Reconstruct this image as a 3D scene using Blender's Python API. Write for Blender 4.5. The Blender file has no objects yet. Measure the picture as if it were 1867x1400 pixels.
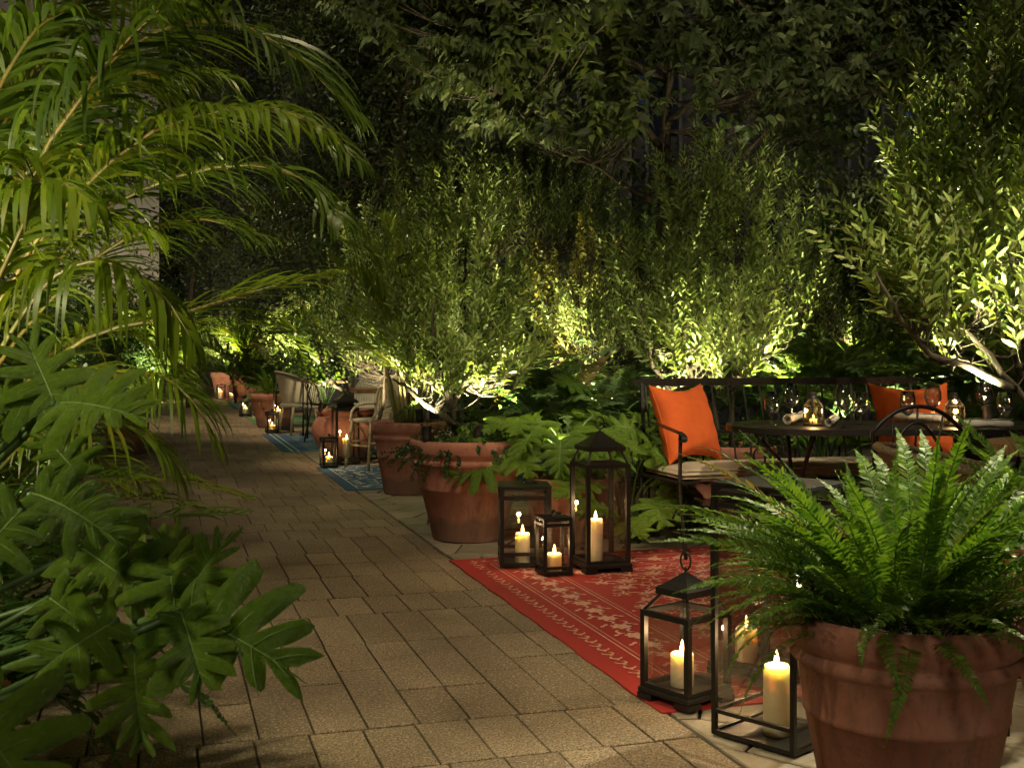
import bpy, math, random
import numpy as np
from mathutils import Vector, Matrix
R = math.radians
SC = bpy.context.scene
COL = SC.collection
# ------------------------------------------------------------------ camera, world, sun, exposure
F, H, HZ, CX = 2100.0, 1.12, 641.0, 933.5
cam = bpy.data.cameras.new('camera'); camo = bpy.data.objects.new('camera', cam); COL.objects.link(camo)
camo.location = (0, 0, H); camo.rotation_euler = (R(90), 0, 0)
cam.sensor_width = 36; cam.lens = F / 1867 * 36; cam.shift_y = -(700 - HZ) / 1867
cam.clip_end = 500; cam.clip_start = .05
cam.dof.use_dof = True; cam.dof.focus_distance = 5.6; cam.dof.aperture_fstop = 13
SC.camera = camo
w = bpy.data.worlds.new('World'); SC.world = w; w.use_nodes = True
nt = w.node_tree; bg = nt.nodes['Background']
sky = nt.nodes.new('ShaderNodeTexSky'); sky.sky_type = 'NISHITA'; sky.sun_disc = False
SUN_EL, SUN_AZ = 36, 192
sky.sun_elevation = R(-4); sky.sun_rotation = R(SUN_AZ)
nt.links.new(sky.outputs[0], bg.inputs[0]); bg.inputs[1].default_value = .12
sl = bpy.data.lights.new('sun', 'SUN'); sl.energy = .42; sl.angle = R(9); sl.color = (1, .88, .66)
so = bpy.data.objects.new('sun', sl); COL.objects.link(so)
_d = Vector((math.sin(R(SUN_AZ)) * math.cos(R(SUN_EL)), math.cos(R(SUN_AZ)) * math.cos(R(SUN_EL)), math.sin(R(SUN_EL))))
so.rotation_euler = _d.to_track_quat('Z', 'Y').to_euler(); so.location = (0, -5, 12)
SC.view_settings.view_transform = 'Standard'; SC.view_settings.look = 'None'
SC.view_settings.exposure = 0.2; SC.view_settings.gamma = 1
SC.cycles.max_bounces = 6; SC.cycles.diffuse_bounces = 2; SC.cycles.glossy_bounces = 3
SC.cycles.transmission_bounces = 4; SC.cycles.transparent_max_bounces = 24
SC.cycles.sample_clamp_indirect = 3; SC.cycles.caustics_reflective = False; SC.cycles.caustics_refractive = False

def G(px, py, z=0.0):
    Z = F * (H - z) / (py - HZ); return Vector(((px - CX) / F * Z, Z, z))
def P(px, py, Z): return Vector(((px - CX) / F * Z, Z, H - (py - HZ) / F * Z))
TH = math.atan(641 / F)                       # the path runs to the left of the view axis
U = Vector((-math.sin(TH), math.cos(TH), 0)); V = Vector((math.cos(TH), math.sin(TH), 0))
def UV(u, v, z=0): return U * u + V * v + Vector((0, 0, z))

# ------------------------------------------------------------------ materials
def mat(name):
    m = bpy.data.materials.new(name); m.use_nodes = True
    return m, m.node_tree, m.node_tree.nodes['Principled BSDF']
def N(t, ty, **k):
    n = t.nodes.new(ty)
    for a, b in k.items():
        if a.startswith('_'): n.inputs[a[1:].replace('_', ' ')].default_value = b
        else: setattr(n, a, b)
    return n
def rgb(c): return (c[0], c[1], c[2], 1)
def ramp(t, src, stops):
    r = t.nodes.new('ShaderNodeValToRGB'); e = r.color_ramp.elements
    while len(e) > 1: e.remove(e[-1])
    e[0].position = stops[0][0]; e[0].color = rgb(stops[0][1])
    for p, c in stops[1:]:
        x = e.new(p); x.color = rgb(c)
    t.links.new(src, r.inputs[0]); return r.outputs[0]
def noise(t, scale, detail=4, rough=.6, coord='Object'):
    tc = t.nodes.new('ShaderNodeTexCoord'); n = t.nodes.new('ShaderNodeTexNoise')
    n.inputs['Scale'].default_value = scale; n.inputs['Detail'].default_value = detail; n.inputs['Roughness'].default_value = rough
    t.links.new(tc.outputs[coord], n.inputs['Vector']); return n
def mixc(t, fac, a, b, typ='MIX'):
    m = t.nodes.new('ShaderNodeMix'); m.data_type = 'RGBA'; m.blend_type = typ
    for i, v in ((0, fac), (6, a), (7, b)):
        if hasattr(v, 'links'): t.links.new(v, m.inputs[i])
        else: m.inputs[i].default_value = v if i == 0 else rgb(v)
    return m.outputs[2]
def bump(t, bs, src, strength=.3, dist=.01):
    b = t.nodes.new('ShaderNodeBump'); b.inputs['Strength'].default_value = strength; b.inputs['Distance'].default_value = dist
    t.links.new(src, b.inputs['Height']); t.links.new(b.outputs[0], bs.inputs['Normal'])

def leafmat(name, a, b, rough=.42, trans=.3, spec=.5, tip=None):
    m, t, bs = mat(name)
    g = t.nodes.new('ShaderNodeNewGeometry'); oi = t.nodes.new('ShaderNodeObjectInfo')
    ad = N(t, 'ShaderNodeMath', operation='ADD'); fr = N(t, 'ShaderNodeMath', operation='FRACT')
    t.links.new(g.outputs['Random Per Island'], ad.inputs[0]); t.links.new(oi.outputs['Random'], ad.inputs[1]); t.links.new(ad.outputs[0], fr.inputs[0])
    c = mixc(t, fr.outputs[0], a, b)
    n = noise(t, 9, 3); c = mixc(t, n.outputs[0], mixc(t, .5, c, (.5, .5, .5), 'MULTIPLY'), mixc(t, .5, c, c, 'ADD'))
    if 'fern' in name:
        c = mixc(t, ramp(t, oi.outputs['Random'], [(.955, (0, 0, 0)), (.96, (.85, .85, .85))]), c, (.24, .15, .05))
    if tip:
        big = noise(t, 3.1, 2)
        c = mixc(t, ramp(t, big.outputs[0], [(.60, (0, 0, 0)), (.70, (1, 1, 1))]), c, tip)
    t.links.new(c, bs.inputs['Base Color']); bs.inputs['Roughness'].default_value = rough
    if name == 'lobed leaf':
        nb = noise(t, 26, 5, .7); bump(t, bs, nb.outputs[0], .55, .02); nr = noise(t, 14, 3)
        t.links.new(ramp(t, nr.outputs[0], [(.35, (.16, .16, .16)), (.65, (.42, .42, .42))]), bs.inputs['Roughness'])
    bs.inputs['Specular IOR Level'].default_value = spec
    tr = t.nodes.new('ShaderNodeBsdfTranslucent'); mx = t.nodes.new('ShaderNodeMixShader'); mx.inputs[0].default_value = trans
    t.links.new(mixc(t, 1, c, (1.5, 1.5, .6), 'MULTIPLY'), tr.inputs[0])
    t.links.new(bs.outputs[0], mx.inputs[1]); t.links.new(tr.outputs[0], mx.inputs[2])
    t.links.new(mx.outputs[0], t.nodes['Material Output'].inputs[0])
    return m
M = {}
M['olive'] = leafmat('olive leaf', (.10, .17, .03), (.30, .37, .10), .5, .25)
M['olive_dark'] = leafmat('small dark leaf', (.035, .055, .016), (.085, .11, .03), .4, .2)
M['big'] = leafmat('ovate leaf', (.08, .12, .05), (.17, .20, .085), .5, .3)
M['ivy'] = leafmat('glossy green leaf', (.04, .075, .018), (.08, .12, .03), .36, .25)
M['yellow'] = leafmat('yellow green leaf', (.035, .065, .012), (.30, .27, .03), .5, .3)
M['shrub'] = leafmat('shrub leaf', (.035, .08, .018), (.08, .14, .03), .3, .25)
M['fern'] = leafmat('fern leaflet', (.055, .14, .018), (.17, .28, .035), .47, .36, .35)
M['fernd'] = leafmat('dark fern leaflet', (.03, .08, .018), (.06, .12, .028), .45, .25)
M['fernp'] = leafmat('pale fern leaflet', (.07, .13, .05), (.13, .19, .08), .45, .3)
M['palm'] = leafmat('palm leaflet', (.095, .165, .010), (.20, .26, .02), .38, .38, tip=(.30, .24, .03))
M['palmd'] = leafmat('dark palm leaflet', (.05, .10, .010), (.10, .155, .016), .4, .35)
M['philo'] = leafmat('lobed leaf', (.075, .145, .012), (.14, .235, .020), .36, .38, .5)
M['groundc'] = leafmat('creeper leaf', (.02, .06, .014), (.05, .10, .02), .35, .2)
def simple(name, c, rough=.6, metal=0, nz=None, bumps=None, c2=None):
    m, t, bs = mat(name)
    bs.inputs['Base Color'].default_value = rgb(c); bs.inputs['Roughness'].default_value = rough; bs.inputs['Metallic'].default_value = metal
    if nz:
        n = noise(t, nz, 6); c2 = c2 or tuple(x * .6 for x in c)
        t.links.new(ramp(t, n.outputs[0], [(.35, c), (.68, c2)]), bs.inputs['Base Color'])
        if bumps: bump(t, bs, n.outputs[0], bumps, .01)
    return m
M['iron'] = simple('black iron', (.012, .011, .010), .42, .3, 60, .15, (.022, .018, .014))
M['bark'] = simple('bark', (.095, .07, .042), .85, 0, 30, .8, (.045, .032, .02))
M['barkp'] = simple('pale bark', (.075, .062, .035), .85, 0, 40, .7, (.04, .032, .018))
M['cane'] = simple('palm cane', (.22, .24, .07), .5, 0, 14, .3, (.30, .20, .07))
M['stem'] = simple('green stem', (.09, .17, .04), .45, 0, 18, .1, (.06, .11, .03))
M['vein'] = simple('leaf vein', (.20, .32, .08), .45, 0, 18, .1, (.14, .24, .05))
M['rachis'] = simple('frond stalk', (.30, .20, .04), .45, 0, 6, .1, (.16, .19, .04))
M['soil'] = simple('soil', (.03, .022, .014), .95, 0, 25, 1, (.07, .05, .03))
M['wick'] = simple('wick', (.01, .01, .01), .9)
M['rope'] = simple('rope wicker', (.17, .125, .065), .65, 0, 90, .5, (.08, .055, .025))
M['tub'] = simple('grey wicker', (.40, .34, .24), .7, 0, 120, .5, (.26, .21, .14))
M['cream'] = simple('cream cane', (.66, .60, .44), .5, 0, 30, .1, (.42, .36, .24))
M['bamboo'] = simple('bamboo pole', (.45, .36, .20), .45, 0, 12, .1, (.30, .22, .11))
M['linen'] = simple('white linen', (.70, .66, .58), .9, 0, 60, .2, (.60, .56, .48))
M['cushion'] = simple('beige cushion cloth', (.50, .42, .31), .9, 0, 200, .3, (.44, .37, .27))
M['pillow'] = simple('orange cloth', (.74, .135, .022), .9, 0, 9, .5, (.62, .105, .018))
M['darkmetal'] = simple('dark bronze', (.03, .025, .02), .5, .4)
# terracotta
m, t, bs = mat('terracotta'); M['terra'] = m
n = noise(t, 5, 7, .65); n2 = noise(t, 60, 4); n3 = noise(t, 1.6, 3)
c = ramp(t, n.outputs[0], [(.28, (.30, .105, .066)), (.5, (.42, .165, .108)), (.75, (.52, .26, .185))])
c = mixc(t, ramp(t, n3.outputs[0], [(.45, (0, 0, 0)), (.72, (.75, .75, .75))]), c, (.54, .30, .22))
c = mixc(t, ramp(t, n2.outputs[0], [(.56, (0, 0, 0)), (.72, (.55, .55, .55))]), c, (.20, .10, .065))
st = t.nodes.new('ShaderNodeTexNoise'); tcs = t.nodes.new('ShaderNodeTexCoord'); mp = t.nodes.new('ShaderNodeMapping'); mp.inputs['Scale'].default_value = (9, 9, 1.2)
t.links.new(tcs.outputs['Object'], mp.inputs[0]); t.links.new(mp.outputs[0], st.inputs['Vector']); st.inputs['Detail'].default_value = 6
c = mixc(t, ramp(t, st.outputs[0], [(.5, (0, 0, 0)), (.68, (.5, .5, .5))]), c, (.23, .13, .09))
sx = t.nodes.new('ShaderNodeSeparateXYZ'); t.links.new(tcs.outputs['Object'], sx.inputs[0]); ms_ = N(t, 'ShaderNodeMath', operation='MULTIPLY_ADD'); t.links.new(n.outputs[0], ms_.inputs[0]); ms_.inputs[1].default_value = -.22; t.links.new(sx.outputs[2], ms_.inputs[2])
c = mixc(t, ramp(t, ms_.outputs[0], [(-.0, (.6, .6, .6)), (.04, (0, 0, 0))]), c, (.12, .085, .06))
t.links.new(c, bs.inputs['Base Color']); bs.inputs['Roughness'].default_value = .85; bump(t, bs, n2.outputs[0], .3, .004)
# wax
m, t, bs = mat('wax'); M['wax'] = m
bs.inputs['Base Color'].default_value = (.90, .80, .58, 1); bs.inputs['Roughness'].default_value = .4
bs.inputs['Subsurface Weight'].default_value = .9; bs.inputs['Subsurface Radius'].default_value = (1, .8, .5); bs.inputs['Subsurface Scale'].default_value = .06
n = noise(t, 30, 3); bump(t, bs, n.outputs[0], .08, .003)
def emit(name, c, s):
    m = bpy.data.materials.new(name); m.use_nodes = True; t = m.node_tree; t.nodes.remove(t.nodes['Principled BSDF'])
    e = t.nodes.new('ShaderNodeEmission'); e.inputs[0].default_value = rgb(c); e.inputs[1].default_value = s
    t.links.new(e.outputs[0], t.nodes['Material Output'].inputs[0]); return m
M['flame'] = emit('flame', (1, .58, .18), 26)
M['lens'] = emit('lamp lens', (1, .88, .55), 25)
M['winlit'] = emit('lit window', (.25, .45, 1), .025)
def glassmat(name, tint, lo, hi, rough=.02):
    m = bpy.data.materials.new(name); m.use_nodes = True; t = m.node_tree; t.nodes.remove(t.nodes['Principled BSDF'])
    lw = t.nodes.new('ShaderNodeLayerWeight'); lw.inputs[0].default_value = .35
    mr = t.nodes.new('ShaderNodeMapRange'); mr.inputs[3].default_value = lo; mr.inputs[4].default_value = hi
    tr = t.nodes.new('ShaderNodeBsdfTransparent'); tr.inputs[0].default_value = rgb(tint)
    gl = t.nodes.new('ShaderNodeBsdfGlossy'); gl.inputs['Roughness'].default_value = rough
    mx = t.nodes.new('ShaderNodeMixShader'); t.links.new(lw.outputs['Facing'], mr.inputs[0]); t.links.new(mr.outputs[0], mx.inputs[0])
    t.links.new(tr.outputs[0], mx.inputs[1]); t.links.new(gl.outputs[0], mx.inputs[2]); t.links.new(mx.outputs[0], t.nodes['Material Output'].inputs[0])
    return m
M['pane'] = glassmat('lantern glass', (.88, .85, .80), .10, .55)
M['glass'] = glassmat('wine glass', (.96, .96, .94), .15, 1.0, .03)
M['tglass'] = glassmat('amber lantern glass', (.80, .68, .46), .16, .55, .12)
# pavers
m, t, bs = mat('paver'); M['paver'] = m
at = t.nodes.new('ShaderNodeAttribute'); at.attribute_name = 'tint'
n = noise(t, 170, 2, .7); n2 = noise(t, 1.2, 5); n3 = noise(t, 90, 2)
c = mixc(t, at.outputs['Fac'], (.235, .180, .115), (.375, .29, .19))
c = mixc(t, ramp(t, n.outputs[0], [(.50, (0, 0, 0)), (.57, (1, 1, 1))]), c, (.095, .07, .044))
c = mixc(t, ramp(t, n3.outputs[0], [(.56, (0, 0, 0)), (.62, (.7, .7, .7))]), c, (.50, .40, .29))
c = mixc(t, .7, c, ramp(t, n2.outputs[0], [(.32, (.42, .39, .35)), (.5, (.85, .83, .8)), (.66, (1.15, 1.13, 1.1))]), 'MULTIPLY')
t.links.new(c, bs.inputs['Base Color']); bs.inputs['Roughness'].default_value = .8; bump(t, bs, n.outputs[0], .45, .003)
m, t, bs = mat('flagstone'); M['flag'] = m
at = t.nodes.new('ShaderNodeAttribute'); at.attribute_name = 'tint'
n = noise(t, 60, 5, .7); n2 = noise(t, 2.5, 6)
c = mixc(t, at.outputs['Fac'], (.24, .205, .15), (.36, .30, .215))
c = mixc(t, .8, c, ramp(t, n2.outputs[0], [(.3, (.5, .5, .48)), (.65, (1.1, 1.1, 1.1))]), 'MULTIPLY')
c = mixc(t, ramp(t, n.outputs[0], [(.5, (0, 0, 0)), (.72, (.6, .6, .6))]), c, (.12, .10, .07))
t.links.new(c, bs.inputs['Base Color']); bs.inputs['Roughness'].default_value = .75; bump(t, bs, n2.outputs[0], .4, .01)
def rugmat(name, a, b, scale=420):
    m, t, bs = mat(name)
    tc = t.nodes.new('ShaderNodeTexCoord'); wv = t.nodes.new('ShaderNodeTexWave'); wv.inputs['Scale'].default_value = scale / 6.28; wv.inputs['Distortion'].default_value = .6
    wv.bands_direction = 'X'; t.links.new(tc.outputs['Object'], wv.inputs['Vector'])
    n = noise(t, 6, 6, .7); n2 = noise(t, 150, 2)
    c = mixc(t, n.outputs[0], a, b)
    c = mixc(t, ramp(t, n2.outputs[0], [(.45, (0, 0, 0)), (.7, (.6, .6, .6))]), c, tuple(x * .5 for x in a))
    c = mixc(t, .45, c, ramp(t, wv.outputs[0], [(0, (.35, .35, .35)), (.6, (1, 1, 1))]), 'MULTIPLY')
    t.links.new(c, bs.inputs['Base Color']); bs.inputs['Roughness'].default_value = .95; bump(t, bs, wv.outputs[0], .5, .003)
    return m
def wornmat(name, a, b):
    m, t, bs = mat(name); n = noise(t, 70, 4, .7)
    t.links.new(ramp(t, n.outputs[0], [(.42, a), (.60, b)]), bs.inputs['Base Color']); bs.inputs['Roughness'].default_value = .95
    return m
M['rugred'] = rugmat('red rug', (.38, .022, .018), (.46, .034, .025)); M['rugpink'] = wornmat('pale rug motif', (.62, .36, .26), (.52, .22, .155))
M['rugblue'] = rugmat('blue rug', (.03, .10, .20), (.05, .17, .30)); M['rugwhite'] = wornmat('pale blue rug motif', (.66, .72, .66), (.34, .46, .50))
M['ruggreen'] = rugmat('green rug', (.12, .33, .14), (.18, .42, .18)); M['rugpaleg'] = wornmat('pale green stripe', (.5, .62, .36), (.3, .5, .25))
# wood
m, t, bs = mat('teak'); M['teak'] = m
n = noise(t, 8, 5); tc = t.nodes.new('ShaderNodeTexCoord'); wv = t.nodes.new('ShaderNodeTexWave'); wv.inputs['Scale'].default_value = 9; wv.inputs['Distortion'].default_value = 5; wv.bands_direction = 'Y'
t.links.new(tc.outputs['Object'], wv.inputs['Vector'])
t.links.new(ramp(t, wv.outputs[0], [(0, (.26, .15, .07)), (.5, (.34, .20, .10)), (1, (.20, .11, .05))]), bs.inputs['Base Color']); bs.inputs['Roughness'].default_value = .55
# walls
M['concrete'] = simple('stone cladding', (.30, .25, .20), .85, 0, 1.3, .2, (.22, .18, .14))
M['concrete2'] = simple('smooth render', (.42, .38, .36), .85, 0, .8, .1, (.34, .30, .28))
M['facade'] = simple('dark facade', (.045, .042, .045), .7, 0, 1, .1)
M['mullion'] = simple('grey mullion', (.09, .09, .095), .5)
M['winglass'] = simple('dark window glass', (.012, .016, .03), .15)

# ------------------------------------------------------------------ mesh helpers
class MB:
    def __init__(s): s.v = []; s.f = []
    def add(s, vs, fs, mx=None):
        o = len(s.v)
        s.v += [tuple(mx @ Vector(p)) if mx is not None else tuple(p) for p in vs]
        s.f += [tuple(i + o for i in f) for f in fs]; return s
    def box(s, c, d, mx=None, taper=1.0, bev=0):
        x, y, z = d[0] / 2, d[1] / 2, d[2] / 2
        if bev:
            b = min(bev, x * .9, y * .9, z * .9); vs = []; 
            for zz, ins in ((-z, b), (-z + b, 0), (z - b, 0), (z, b)):
                X, Y = x - ins, y - ins
                vs += [(-X + b * (not ins), -Y, zz), (X - b * (not ins), -Y, zz), (X, -Y + b * (not ins), zz), (X, Y - b * (not ins), zz),
                       (X - b * (not ins), Y, zz), (-X + b * (not ins), Y, zz), (-X, Y - b * (not ins), zz), (-X, -Y + b * (not ins), zz)]
            fs = [tuple(range(7, -1, -1)), tuple(range(24, 32))]
            for k in range(3):
                for i in range(8): fs.append((k * 8 + i, k * 8 + (i + 1) % 8, k * 8 + 8 + (i + 1) % 8, k * 8 + 8 + i))
            vs = [(a + c[0], bb + c[1], cc + c[2]) for a, bb, cc in vs]
            return s.add(vs, fs, mx)
        vs = [(-x, -y, -z), (x, -y, -z), (x, y, -z), (-x, y, -z), (-x * taper, -y * taper, z), (x * taper, -y * taper, z), (x * taper, y * taper, z), (-x * taper, y * taper, z)]
        vs = [(a + c[0], b + c[1], cc + c[2]) for a, b, cc in vs]
        return s.add(vs, [(3, 2, 1, 0), (4, 5, 6, 7), (0, 1, 5, 4), (1, 2, 6, 5), (2, 3, 7, 6), (3, 0, 4, 7)], mx)
    def bar(s, a, b, wd, ht, up=(0, 0, 1), mx=None):
        a, b = Vector(a), Vector(b); d = (b - a); L = d.length; d.normalize(); up = Vector(up)
        if abs(d.dot(up)) > .99: up = Vector((0, 1, 0))
        y = up.cross(d).normalized(); z = d.cross(y)
        m4 = Matrix((d, y, z)).transposed().to_4x4(); m4.translation = (a + b) / 2
        return s.box((0, 0, 0), (L, wd, ht), (mx @ m4) if mx is not None else m4)
    def tube(s, pts, r, n=6, mx=None, cap=True, closed=False):
        pts = [Vector(p) for p in pts]; k = len(pts); rr = r if hasattr(r, '__len__') else [r] * k
        vs = []; ref = None
        for i, p in enumerate(pts):
            if closed: d = pts[(i + 1) % k] - pts[i - 1]
            else: d = pts[min(i + 1, k - 1)] - pts[max(i - 1, 0)]
            if d.length < 1e-9: d = Vector((0, 0, 1))
            d.normalize()
            if ref is None: ref = Vector((0, 0, 1)) if abs(d.z) < .9 else Vector((1, 0, 0))
            x = (ref - d * ref.dot(d)).normalized(); ref = x; y = d.cross(x)
            for j in range(n):
                a = 2 * math.pi * j / n; vs.append(p + (x * math.cos(a) + y * math.sin(a)) * rr[i])
        fs = []
        for i in range(k if closed else k - 1):
            for j in range(n):
                i2 = (i + 1) % k; fs.append((i * n + j, i * n + (j + 1) % n, i2 * n + (j + 1) % n, i2 * n + j))
        if cap and not closed: fs += [tuple(range(n - 1, -1, -1)), tuple((k - 1) * n + j for j in range(n))]
        return s.add(vs, fs, mx)
    def lathe(s, prof, n=40, mx=None, wob=0, seed=0, cap=False):
        vs = []; rg = random.Random(seed); ph = rg.random() * 6
        for r, z in prof:
            for j in range(n):
                a = 2 * math.pi * j / n; q = r * (1 + wob * math.sin(2 * a + ph) + wob * .6 * math.sin(3 * a + 2 * ph)); vs.append((q * math.cos(a), q * math.sin(a), z + wob * .4 * r * math.sin(a + ph)))
        fs = [(i * n + j, i * n + (j + 1) % n, (i + 1) * n + (j + 1) % n, (i + 1) * n + j) for i in range(len(prof) - 1) for j in range(n)]
        if cap: fs += [tuple(range(n - 1, -1, -1)), tuple((len(prof) - 1) * n + j for j in range(n))]
        return s.add(vs, fs, mx)
    def mesh(s, name, smooth=False):
        me = bpy.data.meshes.new(name); me.from_pydata(s.v, [], s.f); 
        if smooth: me.shade_smooth()
        me.update(); return me
def link(name, me, mt, parent=None, loc=None, rot=None):
    o = bpy.data.objects.new(name, me); COL.objects.link(o)
    if mt is not None and me is not None and not me.materials: me.materials.append(mt)
    if parent: o.parent = parent
    if loc is not None: o.location = loc
    if rot is not None: o.rotation_euler = rot
    return o
def part(name, mb, mt, parent, smooth=False, loc=None, rot=None):
    me = mb.mesh(name, smooth) if isinstance(mb, MB) else mb
    return link(name, me, mt, parent, loc, rot)
def wpart(name, mb, mt, parent, smooth=True):      # geometry given in world coordinates under an unrotated root
    return part(name, mb, mt, parent, smooth, loc=-parent.location)
def tag(o, label, cat, group=None, kind=None):
    if kind: o['kind'] = kind
    if label: o['label'] = label
    if cat: o['category'] = cat
    if group: o['group'] = group
    return o
def thing(name, label, cat, loc=(0, 0, 0), rz=0, group=None):
    o = bpy.data.objects.new(name, None); COL.objects.link(o); o.location = loc; o.rotation_euler = (0, 0, rz)
    o.empty_display_size = .1
    return tag(o, label, cat, group)
def copy_tree(o, parent=None):
    kids = [c for c in ALLKIDS(o)]
    c = o.copy(); COL.objects.link(c)
    if parent: c.parent = parent
    for k in kids: copy_tree(k, c)
    return c
def ALLKIDS(o): return [x for x in bpy.data.objects if x.parent == o]
def struct(name, me, mt, loc=None):
    o = link(name, me.mesh(name) if isinstance(me, MB) else me, mt, None, loc); o['kind'] = 'structure'; return o

# ---- leaves in bulk (numpy)
def tmpl(kind, wr):
    a = wr / 2
    if kind == 'lens':
        v = [(0, 0, 0), (.28, a, .03), (.28, -a, .03), (.68, a * .85, .03), (.68, -a * .85, .03), (1, 0, -.04)]
        f = [(0, 2, 1), (1, 2, 4, 3), (3, 4, 5)]
    elif kind == 'ovate':
        v = [(0, 0, 0), (.25, a, .06), (.28, 0, 0), (.25, -a, .06), (.6, a * .8, .02), (.62, 0, -.04), (.6, -a * .8, .02), (1, 0, -.2)]
        f = [(0, 2, 1), (0, 3, 2), (1, 2, 5, 4), (2, 3, 6, 5), (4, 5, 7), (5, 6, 7)]
    elif kind == 'quad':
        v = [(0, 0, 0), (.5, a, .05), (.5, -a, .05), (1, 0, 0)]; f = [(0, 2, 3, 1)]
    return np.array(v, float), f
def leafmesh(name, kind, wr, O, D, Nn, S):
    T, fs = tmpl(kind, wr)
    O = np.asarray(O, float); D = np.asarray(D, float); Nn = np.asarray(Nn, float); S = np.asarray(S, float)
    D /= np.linalg.norm(D, axis=1)[:, None] + 1e-9
    Z = Nn - D * (Nn * D).sum(1)[:, None]; Z /= np.linalg.norm(Z, axis=1)[:, None] + 1e-9
    Y = np.cross(Z, D)
    Vt = O[:, None, :] + S[:, None, None] * (T[None, :, 0:1] * D[:, None, :] + T[None, :, 1:2] * Y[:, None, :] + T[None, :, 2:3] * Z[:, None, :])
    return fastmesh(name, Vt.reshape(-1, 3), fs, len(O), len(T))
def fastmesh(name, verts, fs, n, k):
    me = bpy.data.meshes.new(name); me.vertices.add(len(verts)); me.vertices.foreach_set('co', verts.astype(np.float32).ravel())
    tot = np.array([len(f) for f in fs]); idx = np.concatenate([np.array(f) for f in fs])
    L = (idx[None, :] + (np.arange(n) * k)[:, None]).ravel()
    lt = np.tile(tot, n); ls = np.concatenate([[0], np.cumsum(lt)[:-1]])
    me.loops.add(len(L)); me.loops.foreach_set('vertex_index', L.astype(np.int32))
    me.polygons.add(len(lt)); me.polygons.foreach_set('loop_start', ls.astype(np.int32)); me.polygons.foreach_set('loop_total', lt.astype(np.int32))
    me.polygons.foreach_set('use_smooth', np.ones(len(lt), bool))
    me.update(calc_edges=True); me.validate(); return me

def bez(pts, n):
    """smooth curve through control points (Catmull-Rom)"""
    p = [Vector(q) for q in pts]; p = [p[0] * 2 - p[1]] + p + [p[-1] * 2 - p[-2]]; out = []
    segs = len(p) - 3
    for i in range(n):
        t = i / (n - 1) * segs; k = min(int(t), segs - 1); t -= k
        a, b, c, d = p[k:k + 4]
        out.append(.5 * ((2 * b) + (c - a) * t + (2 * a - 5 * b + 4 * c - d) * t * t + (3 * b - a - 3 * c + d) * t ** 3))
    return out

# ------------------------------------------------------------------ setting
mb = MB(); mb.add([(-90, -40, 0), (90, -40, 0), (90, 140, 0), (-90, 140, 0)], [(0, 1, 2, 3)])
struct('ground', mb, M['soil'], (0, 0, -.03))
rg = random.Random(3)
def slabs(polys, name, mt, chamfer=.004, depth=.012, seed=1):
    rr = random.Random(seed); vs = []; fs = []; tint = []
    for poly in polys:
        o = len(vs); n = len(poly); c = sum(poly, Vector()) / n; dz = rr.uniform(-.0012, .0012); tv = rr.random()
        for p in poly: vs.append((p.x, p.y, -depth))
        for p in poly: vs.append((p.x, p.y, dz - chamfer * .6))
        for p in poly:
            q = p + (c - p).normalized() * chamfer; vs.append((q.x, q.y, dz))
        fs.append(tuple(o + 2 * n + i for i in range(n))); 
        for k in range(2):
            for i in range(n): fs.append((o + k * n + i, o + k * n + (i + 1) % n, o + (k + 1) * n + (i + 1) % n, o + (k + 1) * n + i))
        tint += [tv] * (3 * n)
    me = bpy.data.meshes.new(name); me.from_pydata(vs, [], fs); a = me.attributes.new('tint', 'FLOAT', 'POINT'); a.data.foreach_set('value', tint)
    o = link(name, me, mt); o['kind'] = 'structure'; return o
polys = []; u = -1.0; V0, V1, PW = -1.05, 1.50, .158
base_u = 3.402 - 12 * .35
rows = []; u = base_u
seq = [.35, .35, .50, .35, .35, .50, .35, .50]
k = 0
while u < 55:
    L = .35 if u < 3.3 else (.99 if abs(u - 3.402) < .1 else seq[k % 8]); rows.append((u, L)); u += L; k += 1
for ri, (u, L) in enumerate(rows):
    off = rg.uniform(0, PW); v = V1; first = True
    while v > V0:
        wv = PW if not first else PW - off * .6; a = v - wv
        cuts = [u, u + L]
        if L > .8: cuts = [u, u + L * rg.choice([.36, .5, .64]), u + L]
        for c0, c1 in zip(cuts, cuts[1:]):
            g = rg.uniform(.0022, .0042); gu = g + .0022; polys.append([UV(c0 + gu, a + g), UV(c0 + gu, v - g), UV(c1 - gu, v - g), UV(c1 - gu, a + g)])
        v = a; first = False
slabs([list(reversed(p)) for p in polys], 'path', M['paver'], .003, .016, 5)
mb = MB(); mb.add([UV(-3, V0 - .02), UV(-3, V1 + .01), UV(60, V1 + .01), UV(60, V0 - .02)], [(3, 2, 1, 0)])
struct('path_bed', mb, M['soil'], (0, 0, -.010))
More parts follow.
